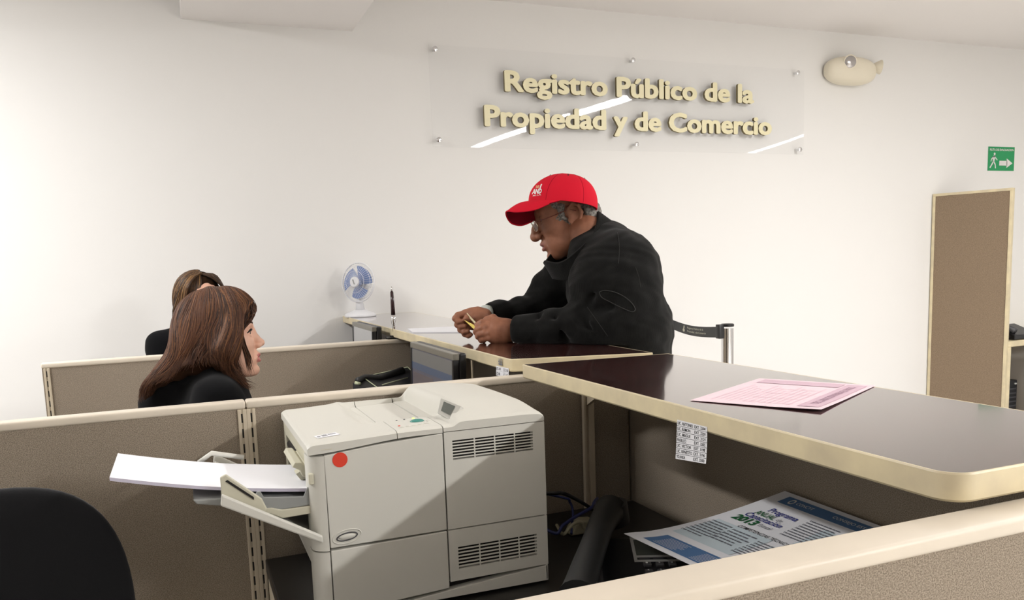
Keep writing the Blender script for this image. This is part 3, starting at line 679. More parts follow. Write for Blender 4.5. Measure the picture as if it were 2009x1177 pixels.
# ------------------------------------------------------------------ desk phones
def smoothp_(P, t):
    n = len(P)-1; x = t*n; i = min(n-1, int(x)); s = x-i; a, b, c, d = P[max(i-1, 0)], P[i], P[i+1], P[min(i+2, n)]
    return .5*((2*b)+(c-a)*s+(2*a-5*b+4*c-d)*s*s+(-a+3*b-3*c+d)*s**3)
def Rz(a, loc): return Matrix.Translation(loc) @ Matrix.Rotation(a, 4, 'Z')
def desk_phone(loc, rz, lab, hs):
    X = Rz(rz, Vector(loc))
    t = thing('desk_phone', lab, 'telephone', loc)
    T = lambda p: X @ Vector(p)
    def tf(mb): mb.v = [tuple(T(p)) for p in mb.v]; return mb
    # local: x right, y back (away from user), z up ; sloped top rising to the back
    zt_ = lambda y: .030+.22*(y+.10)
    link('body', tf(MB().prism([(-.10, .0), (.11, .0), (.11, .068), (.095, zt_(.095)), (-.10, zt_(-.10))], 0, -.10, .10, .006)), M['black'], t)
    f = lambda u, v: T((-.032+.128*u, -.092+.19*v, zt_(-.092+.19*v)+.0006))
    sc_ = MB(); 
    for a, b, c, d in ((.02, .98, .93, .985), (.02, .98, .52, .56), (.02, .07, .52, .985), (.93, .98, .52, .985), (.02, .98, .60, .64)): patch(sc_, f, a, b, c, d)
    link('display_bezel', sc_, M['silver'], t)
    g = lambda u, v: f(u, v)+Vector((0, 0, .0006)); link('display', patch(MB(), g, .07, .93, .64, .93), M['lcd'], t)
    for i in range(4): link('soft_key', patch(MB(), g, .10+.21*i, .26+.21*i, .565, .598), M['dkgrey'], t)
    keys = ['1', '2', '3', '4', '5', '6', '7', '8', '9', '*', '0', '#']
    for i, k in enumerate(keys):
        cx_ = -.006+.024*(i % 3); cy_ = -.004-.024*(i//3)
        zz = zt_(cy_)
        kk = link('key', tf(MB().box((cx_-.008, cy_-.007, zz-.002), (cx_+.008, cy_+.007, zz+.005), .002)), M['dkgrey'], t)
        h = lambda u, v, cx_=cx_, cy_=cy_, zz=zz: T((cx_-.008+.016*u, cy_-.007+.014*v, zz+.0056))
        m_ = MB(); text_fit(m_, k, h, .3, .55, .3, .8, .01); link('numeral', m_, M['whink'], kk)
    # handset along the left side
    P = [smoothp_(hs, i/20) for i in range(21)]
    mb = MB(); mb.tube(P, [.036-.010*math.sin(PI*i/20)**.7 for i in range(21)], 16)
    mb.tube([P[0]+Vector((.01, 0, -.03)), P[0]+Vector((0, 0, .012))], [.033, .037], 16); mb.tube([P[-1]+Vector((.01, 0, -.03)), P[-1]+Vector((0, 0, .014))], [.035, .038], 16)
    link('handset', mb, M['blackm'], t, True, ang=45)
    return t
desk_phone((.80, 1.312, .701), math.radians(-24), 'black desk phone with grey display, half under the flyer', hs=[onz(1135, 1172, .775), onz(1148, 1120, .792), onz(1165, 1070, .802), onz(1182, 1025, .802), onz(1197, 1002, .795)])
# second phone on a raised tray in the woman's cubicle
t = thing('desk_tray', 'raised black desk tray carrying the phone beside the near monitor', 'desk tray', (.68, 2.93, .70))
link('tray_top', MB().box((.47, 2.76, .872), (.93, 3.12, .88), .002), M['dkgrey'], t)
for x in (.575, .90):
    for y in (2.78, 3.09): link('leg', MB().box((x, y, .7005), (x+.015, y+.015, .872)), M['black'], t)
# outline-edged phone
c2 = Vector((.66, 2.95, .8805)); t = thing('desk_phone', 'black desk phone with pale green outline behind the near monitor', 'telephone', c2)
q = [ony(692, 752, 2.93), ony(725, 735, 2.98), ony(800, 721, 3.03), ony(830, 752, 2.90), ony(760, 775, 2.84)]
top = [Vector(p) for p in q]; low = [Vector((p.x, p.y, .881)) for p in top]
bm_ = bmesh.new(); va = [bm_.verts.new(p) for p in top]; vb = [bm_.verts.new(p) for p in low]; bm_.faces.new(va); bm_.faces.new(vb[::-1])
for i in range(5): bm_.faces.new((va[i], vb[i], vb[(i+1) % 5], va[(i+1) % 5]))
bmesh.ops.recalc_face_normals(bm_, faces=bm_.faces)
link('body', MB().bm(bm_), M['black'], t)
trm = mat('pale_green_trim', s2l(196, 202, 168), .4)
link('outline', MB().tube([p+Vector((0, 0, .002)) for p in (top[4], ony(712, 741, 2.96), top[2], top[3])], .0022, 6), trm, t, True)
link('outline', MB().tube([ony(750, 757, 2.86)+Vector((0, 0, .004)), ony(800, 743, 2.93)+Vector((0, 0, .004))], .002, 6), trm, t, True)
link('handset', MB().tube([ony(702, 748, 2.93), ony(716, 740, 2.96), ony(745, 741, 2.95), ony(790, 727, 3.0)], [.014, .011, .012, .015], 10), M['blackm'], t, True)
link('handset_tip', MB().tube([ony(697, 751, 2.925), ony(707, 753, 2.91)], [.006, .006], 8), trm, t, True)

# ------------------------------------------------------------------ monitors
def monitor(corners, lab, content, th=.045):
    # corners: top-far, top-near, on plane X ; screen faces -X
    (x, y0, y1, z0, z1, tilt) = corners
    t = thing('monitor', lab, 'monitor', (x+.09, (y0+y1)/2, .7005))
    f = lambda u, v, o=0: Vector((x-tilt*(1-v)+o, y1+(y0-y1)*u, z0+(z1-z0)*v))   # u: far->near
    def slab(mb, ua, ub, va, vb, oa, ob, bev):
        b = bmesh.new(); P = [f(u, v, o) for o in (oa, ob) for u, v in ((ua, va), (ub, va), (ub, vb), (ua, vb))]
        V_ = [b.verts.new(p) for p in P]
        for q_ in ((0, 1, 2, 3), (7, 6, 5, 4), (0, 4, 5, 1), (1, 5, 6, 2), (2, 6, 7, 3), (3, 7, 4, 0)): b.faces.new([V_[i] for i in q_])
        bmesh.ops.recalc_face_normals(b, faces=b.faces)
        if bev: bmesh.ops.bevel(b, geom=list(b.edges), offset=bev, segments=2, profile=.5, affect='EDGES')
        return mb.bm(b)
    w_, h_ = .03, .04
    mb = MB(); slab(mb, 0, 1, 1-h_*1.5, 1, -.006, .012, .002); link('top_bezel', mb, mat('grey_bezel', s2l(120, 116, 106), .35), t)
    mb = MB(); slab(mb, 0, w_, 0, 1-h_*1.5, -.006, .01, .001); slab(mb, 1-w_, 1, 0, 1-h_*1.5, -.006, .01, .001); slab(mb, 0, 1, 0, h_, -.006, .01, .001); link('bezel', mb, M['black'], t)
    mb = MB(); slab(mb, 0, 1, 0, 1, .011, .034, .006); slab(mb, .12, .88, .1, .72, .034, .06, .01); link('back_shell', mb, M['black'], t)
    m_ = bpy.data.materials.new('screen_picture'); m_.use_nodes = True; nt = m_.node_tree; b = nt.nodes['Principled BSDF']
    b.inputs['Base Color'].default_value = (.01, .01, .012, 1); b.inputs['Roughness'].default_value = .25
    b.inputs['Emission Color'].default_value = (*content[0], 1); b.inputs['Emission Strength'].default_value = content[1]
    sc_ = link('screen', patch(MB(), lambda u, v: f(u, v, -.003), w_, 1-w_, h_, 1-h_*1.5), m_, t)
    for (ua, ub, va, vb, cc, nm) in content[2]:
        m2 = mat('screen_window', (.01, .01, .01), .25, emit=cc, estr=content[1]); link(nm, patch(MB(), lambda u, v: f(u, v, -.0036), ua, ub, va, vb), m2, sc_)
    ym = (y0+y1)/2
    link('stand', MB().box((x+.06, ym-.04, .71), (x+.085, ym+.04, z0+.22), .004), M['black'], t)
    link('base', MB().box((x-.04, ym-.12, .7005), (x+.16, ym+.12, .712), .004), M['black'], t)
    return t
p0 = onx(808, 670, .695); p1 = onx(893, 691, .695)
monitor((.695, p1.y, p0.y, .78, p0.z, .012), 'near computer monitor with grey top bezel, facing the auburn-haired woman',
        ((.105, .10, .125), .55, [(.03, .97, .80, .93, (.17, .165, .155), 'title_bar'), (.03, .97, .73, .80, (.075, .10, .155), 'menu_bar'), (.05, .55, .10, .70, (.125, .10, .105), 'window_pane'), (.58, .66, .35, .40, (.16, .12, .12), 'icon')]))
p0 = onx(694, 634, .695); p1 = onx(733, 643.5, .695)
monitor((.695, p1.y, 3.60, .80, p1.z+.004, .012), 'far computer monitor, smaller in view, just past the second partition',
        ((.25, .24, .23), .8, []))

# ------------------------------------------------------------------ fan
fb = onz(707, 620, 1.101); fb.y = 4.12; fb.x = ony(707, 612, 4.12).x
t = thing('desk_fan', 'small white desk fan with blue blades on the far end of the counter', 'fan', (fb.x, fb.y, 1.101))
fc = ony(703, 554, 4.10); 
link('base', MB().lathe([(.078, 0), (.080, .006), (.074, .016), (.045, .026), (.030, .034)], (fb.x, fb.y, 1.101), n=40), M['white'], t, True, ang=50)
link('stem', MB().tube([(fb.x, fb.y, 1.13), (fb.x, fb.y, 1.18), (fc.x+.035, fc.y+.03, fc.z-.02)], [.024, .018, .016], 16), M['white'], t, True)
fd = Vector((-.74, -.66, .10)).normalized()
link('motor_housing', MB().lathe([(.012, -.085), (.030, -.075), (.036, -.04), (.036, -.02)], fc, fd, 28), M['white'], t, True, ang=50)
u_ = fd.orthogonal().normalized(); v_ = fd.cross(u_)
R0 = .098
def cage(sgn, depth, nm, nw=44):
    mb = MB()
    for k in range(nw):
        a = 2*PI*k/nw; dr = u_*math.cos(a)+v_*math.sin(a)
        mb.tube([fc+dr*r+fd*(sgn*depth*math.sqrt(max(0, 1-(r/R0)**2))) for r in [.026, .045, .065, .08, .092, R0]], .00075, 4, False)
    for r in (.055, R0*.86): 
        mb.tube([fc+(u_*math.cos(a)+v_*math.sin(a))*r+fd*(sgn*depth*math.sqrt(1-(r/R0)**2)) for a in [2*PI*i/48 for i in range(49)]], .0009, 5, False)
    link(nm, mb, M['white'], t, True)
cage(1, .035, 'front_grille'); cage(-1, .025, 'rear_grille', 36)
link('cage_ring', MB().tube([fc+(u_*math.cos(a)+v_*math.sin(a))*R0 for a in [2*PI*i/64 for i in range(65)]], .0035, 8, False), M['white'], t, True)
hb = link('hub_cap', MB().lathe([(.004, .039), (.024, .037), (.027, .033), (.027, .028)][::-1], fc, fd, 28), M['white'], t, True, ang=40)
link('hub_stripe', MB().tube([fc+fd*.0395-v_*0+Vector((0, 0, -.012))+Vector((.003, -.003, 0)), fc+fd*.0395+Vector((0, 0, .012))-Vector((.003, -.003, 0))], .003, 6), M['prng'], hb)
for k in range(3):
    a0 = 2*PI*k/3+1.2
    def bl(u, v, a0=a0):
        r = .02+.062*v; a = a0+(u-.5)*(1.7-.1*v)+.25*v; return fc+(u_*math.cos(a)+v_*math.sin(a))*r+fd*((u-.5)*.018+.004)
    mb = MB(); mb.grid(bl, 12, 6); mb.grid(lambda u, v: bl(1-u, v)-fd*.0012, 12, 6); link('blade', mb, M['blue'], t, True)
link('blade_hub', MB().lathe([(.018, -.01), (.02, .0), (.018, .02)], fc, fd, 20), M['blue'], t, True)

# ------------------------------------------------------------------ pen on its stand
pb = Vector((.765, 3.158, 1.061)); k_ = lambda x, y: ony(x, y, 3.158)
pn = thing('pen_stand', 'black counter pen upright in a clear holder on the far partition', 'pen', pb)
link('stand_base', MB().box((.738, 3.148, 1.0605), (.790, 3.184, 1.068), .003).box((.755, 3.152, 1.066), (.778, 3.178, 1.074), .002), M['black'], pn)
a = k_(773, 652); b = k_(771.5, 618); c = k_(768.5, 572); d_ = k_(768, 562)
link('holder', MB().tube([a, a.lerp(b, .4), a.lerp(b, .7), b], [.004, .0065, .010, .009], 14), M['chrome'], pn, True)
link('barrel', MB().tube([b, b.lerp(c, .5), c], [.0085, .0075, .006], 14), mat('dark_maroon_pen', (.03, .01, .012), .2), pn, True)
link('tip', MB().tube([c, c.lerp(d_, .5), d_], [.004, .003, .0015], 10), M['steel'], pn, True)
tag(link('binder_clip', MB().box((.778, 3.146, 1.069), (.786, 3.162, 1.095), .002), M['silver'], None), 'small metal clip standing beside the pen holder', 'clip')

# ------------------------------------------------------------------ flyer leaning on the panel
P1 = Vector((.786, 1.388, .792)); P2 = Vector((1.076, 1.258, .872)); Wd = Vector((.045, -.36, -.006))
P1 = onz(1224, 1052, .792); P2 = onx(1540, 963, 1.072); P3 = onz(1346, 1107, .786); 
Wd = (P3-P1)*2.1; Wd2 = Vector((.0, -.30, -.002))
t = thing('flyer', 'large white and blue training programme flyer lying on the phone against the panel', 'paper', P1.lerp(P2, .5))
def pg(u, v):   # u across the page (reading direction), v from bottom edge (left in view) to top edge
    L0 = P1.lerp(P2, v); wv = Wd.lerp(Wd2, v); p = L0+wv*u
    p.z += -.010*math.sin(PI*v)*(1-.2*u)+.006*math.exp(-((v-.0)/.12)**2)*(1-u); return p
mb = MB(); mb.grid(pg, 24, 30); mb.grid(lambda u, v: pg(1-u, v)-Vector((0, 0, .0006)), 24, 30); link('sheet', mb, M['paper'], t, True)
n_ = (P2-P1).cross(Wd).normalized(); n_ = n_ if n_.z > 0 else -n_
g = lambda u, v: pg(u, v)+n_*.0008; g2 = lambda u, v: pg(u, v)+n_*.0015
link('header_band', patch(MB(), g, .10, 1, .885, .965, 24, 4), M['bluep'], t); link('footer_band', patch(MB(), g, .10, .96, .045, .20, 24, 6), M['bluep'], t)
mb = MB(); patch(mb, g, .06, .5, .26, .55, 14, 10); patch(mb, g, .55, .95, .24, .5, 14, 10); patch(mb, g, .60, .95, .55, .8, 14, 10); link('tint', mb, M['ltblue'], t)
def tx(body, m, u0, u1, v0, v1, off=.0, nm='lettering'):
    mb = MB(); text_fit(mb, body, g2, u0, u1, v0, v1, off); return link(nm, mb, m, t)
tx('Programa', M['navy'], .17, .40, .76, .82, .012); tx('ANUAL', M['grn'], .13, .29, .715, .76, .015); tx('de', M['greyink'], .31, .35, .72, .75)
tx('Capacitación', M['navy'], .11, .40, .655, .715, .012); tx('2013', M['grn'], .09, .27, .60, .665, .035); tx('Estatal', M['greyink'], .29, .385, .62, .65, .004)
tx('COMPETENCIAS TÉCNICAS', M['ink'], .22, .62, .545, .58, .008)
rr_ = random.Random(3)
def para(u0, u1, v0, v1, n):
    mb = MB()
    for i in range(n):
        v = v1-(v1-v0)*(i+.5)/n; h = (v1-v0)/n*.20; u = u0+.012
        patch(mb, g2, u0, u0+.006, v-h*1.4, v+h*1.4)
        while u < u1-.02-rr_.random()*.05: l = .012+rr_.random()*.03; patch(mb, g2, u, min(u1, u+l), v-h, v+h); u += l+.006
    link('paragraph', mb, M['greyink'], t)
para(.055, .27, .31, .53, 8); para(.24, .44, .34, .52, 6); para(.46, .68, .30, .50, 8); para(.46, .72, .62, .84, 9); para(.72, .95, .30, .50, 7)
mb = MB()
for i in range(9):
    for k in range(3): u = .16+.27*k; l = .13+.06*rr_.random(); patch(mb, g2, u, u+l, .06+i*.014, .063+i*.014)
link('footer_text', mb, M['whink'], t); mb = MB()
text_fit(mb, 'CONSEJO ESTATAL', g2, .52, .86, .91, .94, .01); link('header_text', mb, M['whink'], t); mb = MB()
mb.add([g2(.18+.022*math.cos(a), .925+.026*math.sin(a)) for a in [2*PI*i/16 for i in range(16)]]+[g2(.18+.013*math.cos(a), .925+.015*math.sin(a)) for a in [2*PI*i/16 for i in range(16)]], [(i, (i+1) % 16, 16+(i+1) % 16, 16+i) for i in range(16)])
link('header_emblem', mb, M['whink'], t); mb = MB(); text_fit(mb, 'CONCYT', g2, .22, .36, .915, .94, .01); link('header_text', mb, M['whink'], t)

# ------------------------------------------------------------------ office chairs
def chair(x, y, rz, ztop_, lab, w=.235):
    X = Rz(rz, Vector((x, y, 0)))       # local: back of the chair at -y? seat faces +y
    t = thing('office_chair', lab, 'chair', (x, y, 0))
    def tf(mb): mb.v = [tuple(X @ Vector(p)) for p in mb.v]; return mb
    zc = ztop_-.26
    def back(s):
        def f(u, v):
            a = 2*PI*u; b = PI*(v-.5); q_ = lambda c, e: math.copysign(abs(c)**e, c)
            X_ = w*q_(math.cos(a), .62)*q_(math.cos(b), .62); Z_ = .26*q_(math.sin(a), .72)*q_(math.cos(b), .62); Y_ = .035*q_(math.sin(b), .8)
            return Vector((X_, -.23+Y_+.9*X_*X_-.06*(Z_), zc+Z_))
        return f
    mb = MB(); mb.grid(back(1), 64, 24); link('backrest', tf(mb), M['chairfab'], t, True)
    def seat(u, v):
        a = 2*PI*u; b = PI*(v-.5); q_ = lambda c, e: math.copysign(abs(c)**e, c)
        return Vector((.24*q_(math.cos(a), .55)*q_(math.cos(b), .5), .0+.22*q_(math.sin(a), .55)*q_(math.cos(b), .5), .46+.035*q_(math.sin(b), .8)))
    mb = MB(); mb.grid(seat, 48, 16); link('seat', tf(mb), M['chairfab'], t, True)
    link('back_support', tf(MB().tube([(0, -.05, .42), (0, -.20, .42), (0, -.285, .48), (0, -.28, zc-.05)], [.018, .02, .02, .02], 10)), M['black'], t, True)
    link('gas_column', tf(MB().tube([(0, 0, .10), (0, 0, .43)], .025, 16)), M['black'], t, True, ang=40)
    for k in range(5):
        a = 2*PI*k/5; c_, s_ = math.cos(a), math.sin(a)
        l = link('base_leg', tf(MB().tube([(0, 0, .11), (.14*c_, .14*s_, .095), (.28*c_, .28*s_, .075)], [.028, .022, .015], 10)), M['black'], t, True)
        link('caster', tf(MB().lathe([(.027, -.018), (.030, -.012), (.030, .012), (.027, .018)], (.28*c_, .28*s_, .030), (-s_, c_, 0), 20)), M['black'], l, True, ang=40)
    return t
chair(-.335, 1.36, math.radians(180+6), .985, 'black fabric office chair back at the bottom left, in front of the partition')
# ------------------------------------------------------------------ organic shapes: distance fields meshed with surface nets
class Field:
    def __init__(s, lo, hi, h):
        s.lo = np.array(lo, float); s.h = h; s.n = [int(math.ceil((hi[i]-lo[i])/h))+1 for i in range(3)]
        s.ax = [s.lo[i]+h*np.arange(s.n[i]) for i in range(3)]
        s.d = np.full(s.n, 1.0, np.float32)
    def _sl(s, lo, hi, m):
        r = []
        for i in range(3):
            a = int(math.floor((lo[i]-m-s.lo[i])/s.h)); b = int(math.ceil((hi[i]+m-s.lo[i])/s.h))+1
            r.append(slice(max(0, a), max(0, min(s.n[i], b))))
        return tuple(r)
    def _apply(s, fn, lo, hi, k, mode):
        sl = s._sl(lo, hi, k+3*s.h); 
        if any(q.stop <= q.start for q in sl): return
        g = [s.ax[i][sl[i]].reshape([-1 if j == i else 1 for j in range(3)]) for i in range(3)]
        d2 = fn(*g).astype(np.float32); d1 = s.d[sl]
        if mode == 'sub':
            d2 = -d2; hh = np.maximum(k-np.abs(d1-d2), 0)/max(k, 1e-6); s.d[sl] = np.maximum(d1, d2)+hh*hh*k*.25
        else:
            hh = np.maximum(k-np.abs(d1-d2), 0)/max(k, 1e-6); s.d[sl] = np.minimum(d1, d2)-hh*hh*k*.25
    def cap(s, a, b, ra, rb=None, k=.01, mode='add', sc=None):
        rb = ra if rb is None else rb; a = np.array(tuple(a), float); b = np.array(tuple(b), float); ba = b-a; L = max(1e-9, ba@ba); R = max(ra, rb)
        def fn(x, y, z):
            t = np.clip(((x-a[0])*ba[0]+(y-a[1])*ba[1]+(z-a[2])*ba[2])/L, 0, 1)
            return np.sqrt((x-a[0]-t*ba[0])**2+(y-a[1]-t*ba[1])**2+(z-a[2]-t*ba[2])**2)-(ra+(rb-ra)*t)
        s._apply(fn, np.minimum(a, b)-R, np.maximum(a, b)+R, k, mode); return s
    def chain(s, pts, rs, k=.01, mode='add'):
        for i in range(len(pts)-1): s.cap(pts[i], pts[i+1], rs[i], rs[i+1], k, mode)
        return s
    def ell(s, c, r, k=.01, mode='add', R=None):   # R: 3x3 numpy columns = local axes
        c = np.array(tuple(c), float); r = np.array(tuple(r), float); A = np.eye(3) if R is None else np.array(R)
        ext = np.sqrt(((A*r)**2).sum(1)) 
        def fn(x, y, z):
            p = [((x-c[0])*A[0, i]+(y-c[1])*A[1, i]+(z-c[2])*A[2, i]) for i in range(3)]
            k0 = np.sqrt(sum((p[i]/r[i])**2 for i in range(3))); k1 = np.sqrt(sum((p[i]/r[i]**2)**2 for i in range(3)))+1e-9
            return k0*(k0-1)/k1
        s._apply(fn, c-ext, c+ext, k, mode); return s
    def fn(s, f, lo, hi, k, mode='add'): s._apply(f, np.array(lo, float), np.array(hi, float), k, mode); return s
    def disp(s, f):
        g = [s.ax[i].reshape([-1 if j == i else 1 for j in range(3)]) for i in range(3)]
        m = np.abs(s.d) < .05; s.d = np.where(m, s.d+f(*g).astype(np.float32), s.d)
    def sample(s, P):
        q = np.clip((P-s.lo)/s.h, 0, np.array(s.n)-1.001); i = q.astype(int); f = q-i; r = 0
        for a in (0, 1):
            for b in (0, 1):
                for c in (0, 1):
                    r = r+s.d[i[:, 0]+a, i[:, 1]+b, i[:, 2]+c]*np.abs(1-a-f[:, 0])*np.abs(1-b-f[:, 1])*np.abs(1-c-f[:, 2])
        return r
    def push(s, P, off, lim=.05):      # slide points to the level off of the field where they are close to it
        for _ in range(4):
            d = s.sample(P); e = s.h*1.0; g = np.stack([s.sample(P+np.eye(3)[a]*e)-s.sample(P-np.eye(3)[a]*e) for a in range(3)], 1)
            g /= np.linalg.norm(g, axis=1)[:, None]+1e-9; m = (d < off) | (np.abs(d-off) < lim)
            P = P+np.where(m & (d < .5), np.clip(off-d, -lim, lim), 0)[:, None]*g
        return P
    def mesh(s, relax=1):
        d = s.d; ins = d < 0; nx, ny, nz = s.n
        cells = np.zeros((nx-1, ny-1, nz-1), np.int8)
        for i in (0, 1):
            for j in (0, 1):
                for k in (0, 1): cells += ins[i:nx-1+i, j:ny-1+j, k:nz-1+k]
        act = (cells > 0) & (cells < 8); idx = np.argwhere(act); N = len(idx)
        vid = np.full(act.shape, -1, np.int64); vid[act] = np.arange(N)
        acc = np.zeros((N, 3)); cnt = np.zeros(N)
        cor = [(i, j, k) for i in (0, 1) for j in (0, 1) for k in (0, 1)]
        for a in cor:
            for ax in range(3):
                if a[ax]: continue
                b = list(a); b[ax] = 1
                da = d[idx[:, 0]+a[0], idx[:, 1]+a[1], idx[:, 2]+a[2]]; db = d[idx[:, 0]+b[0], idx[:, 1]+b[1], idx[:, 2]+b[2]]
                m = (da < 0) != (db < 0); t = np.where(m, da/np.where(m, da-db, 1), 0)
                p = np.array(a, float)[None, :].repeat(N, 0); p[:, ax] += t
                acc[m] += p[m]; cnt[m] += 1
        V = s.lo+s.h*(idx+acc/cnt[:, None])
        Fs = []
        for ax in range(3):
            u, v = (ax+1) % 3, (ax+2) % 3
            A = [slice(None)]*3; A[ax] = slice(0, s.n[ax]-1); B = list(A); B[ax] = slice(1, s.n[ax])
            ch = ins[tuple(A)] != ins[tuple(B)]; ee = np.argwhere(ch)
            ok = (ee[:, u] > 0) & (ee[:, v] > 0) & (ee[:, u] < s.n[u]-1) & (ee[:, v] < s.n[v]-1); ee = ee[ok]
            def vc(du, dv): q = ee.copy(); q[:, u] -= du; q[:, v] -= dv; return vid[q[:, 0], q[:, 1], q[:, 2]]
            q = np.stack([vc(1, 1), vc(0, 1), vc(0, 0), vc(1, 0)], 1)
            fl = ~ins[ee[:, 0], ee[:, 1], ee[:, 2]]; q[fl] = q[fl][:, ::-1]; Fs.append(q)
        F = np.concatenate(Fs)
        for _ in range(relax):
            a = np.zeros_like(V); c = np.zeros(len(V))
            for i in range(4):
                for j in (1, 3): np.add.at(a, F[:, i], V[F[:, (i+j) % 4]]); np.add.at(c, F[:, i], 1)
            V = V*.4+.6*a/np.maximum(c, 1)[:, None]
        return V, F
def npmesh(name, parts, mats, parent=None, smooth=True, mi=None):
    """parts: list of (V,F,material index array or int)"""
    n = 0; VV = []; FF = []; MI = []
    for V, F, m_ in parts: VV.append(np.asarray(V)); FF.append(np.asarray(F)+n); n += len(V); MI.append(np.full(len(F), m_) if np.isscalar(m_) else m_)
    V = np.concatenate(VV); MI = np.concatenate(MI); org = gloc(parent) if parent else Vector((*((V.min(0)+V.max(0))/2)[:2], V[:, 2].min()))
    V = V-np.array(tuple(org)); me = bpy.data.meshes.new(name)
    F = np.concatenate(FF); me.vertices.add(len(V)); me.vertices.foreach_set('co', V.astype(np.float32).ravel())
    me.loops.add(F.size); me.loops.foreach_set('vertex_index', F.astype(np.int32).ravel())
    me.polygons.add(len(F)); me.polygons.foreach_set('loop_start', np.arange(0, F.size, F.shape[1], dtype=np.int32)); me.polygons.foreach_set('loop_total', np.full(len(F), F.shape[1], np.int32))
    me.polygons.foreach_set('material_index', MI.astype(np.int32)); me.polygons.foreach_set('use_smooth', np.full(len(F), smooth))
    for m_ in mats: me.materials.append(m_)
    me.update(); me.validate()
    o = bpy.data.objects.new(name, me); COL.objects.link(o)
    if parent: o.parent = parent
    else: o.location = org
    return o
def frame(fwd, up=Vector((0, 0, 1)), origin=Vector((0, 0, 0))):   # columns f,l,u (left = up x fwd)
    f = Vector(fwd).normalized(); l = Vector(up).cross(f).normalized(); u = f.cross(l)
    return np.array([[f.x, l.x, u.x], [f.y, l.y, u.y], [f.z, l.z, u.z]]), np.array(tuple(origin))
def wpt(fr, p, s=1.): A, o = fr; return Vector(tuple(A @ (np.array(tuple(p))*s)+o))

M['skin'] = mat('brown_skin', s2l(150, 100, 76), .5, spec=.4, noise=(55, .10, 4), bump=(160, .14, .002))
M['skinlip'] = mat('brown_lip', s2l(140, 84, 72), .45)
M['skinf'] = mat('light_skin', s2l(226, 178, 154), .45, spec=.4, noise=(40, .04, 3))
M['lipf'] = mat('pink_lip', s2l(196, 122, 116), .35)
M['eyew'] = mat('eye_white', (.62, .60, .58), .2); M['iris'] = mat('dark_iris', (.015, .01, .008), .12)
M['lash'] = mat('dark_lash', (.01, .008, .008), .7)
M['caps'] = mat('red_cap_cotton', s2l(206, 20, 44), .85, spec=.2, bump=(900, .2, .0006))
M['capu'] = mat('dark_red_brim_underside', s2l(120, 12, 30), .9, spec=.1)  # deeper red on the brim underside and crown seams
M['ghair'] = mat('grey_hair', s2l(122, 118, 112), .7, noise=(160, .5, 4), bump=(240, .7, .004))
M['coat'] = mat('black_corduroy', s2l(19, 19, 18), .92, spec=.10, sheen=.08, noise=(30, .25, 4))
def cordu(m, scale=230):
    nt = m.node_tree; b = nt.nodes['Principled BSDF']; tc = nt.nodes.new('ShaderNodeTexCoord'); w_ = nt.nodes.new('ShaderNodeTexWave'); w_.wave_type = 'BANDS'; w_.bands_direction = 'X'
    w_.inputs['Scale'].default_value = scale; w_.inputs['Distortion'].default_value = 1.5; w_.inputs['Detail'].default_value = 1
    nt.links.new(tc.outputs['Object'], w_.inputs['Vector']); bp = nt.nodes.new('ShaderNodeBump'); bp.inputs['Strength'].default_value = .3; bp.inputs['Distance'].default_value = .001
    nt.links.new(w_.outputs['Fac'], bp.inputs['Height']); nt.links.new(bp.outputs['Normal'], b.inputs['Normal'])
cordu(M['coat'], 120)
M['blkcloth'] = mat('black_cloth', s2l(16, 16, 18), .95, spec=.08, sheen=.04, bump=(200, .2, .001))
M['trouser'] = mat('dark_trousers', s2l(44, 44, 50), .9, bump=(200, .2, .001))
M['shoe'] = mat('black_shoe', (.012, .011, .01), .35)
M['seam'] = mat('worn_seam', s2l(48, 48, 46), .9)
M['whcuff'] = mat('pale_cuff', s2l(190, 196, 190), .7)
M['brass'] = mat('dull_brass', s2l(120, 112, 78), .35, metal=.7)
M['gold2'] = mat('gold_wire', s2l(196, 186, 160), .2, metal=1)
m = bpy.data.materials.new('spectacle_lens'); m.use_nodes = True; nt = m.node_tree; nt.nodes.clear()
_o = nt.nodes.new('ShaderNodeOutputMaterial'); _t = nt.nodes.new('ShaderNodeBsdfTransparent'); _g = nt.nodes.new('ShaderNodeBsdfGlossy'); _x = nt.nodes.new('ShaderNodeMixShader')
_t.inputs[0].default_value = (.9, .92, .9, 1); _g.inputs['Roughness'].default_value = .05; _x.inputs[0].default_value = .16
nt.links.new(_t.outputs[0], _x.inputs[1]); nt.links.new(_g.outputs[0], _x.inputs[2]); nt.links.new(_x.outputs[0], _o.inputs[0]); M['specl'] = m

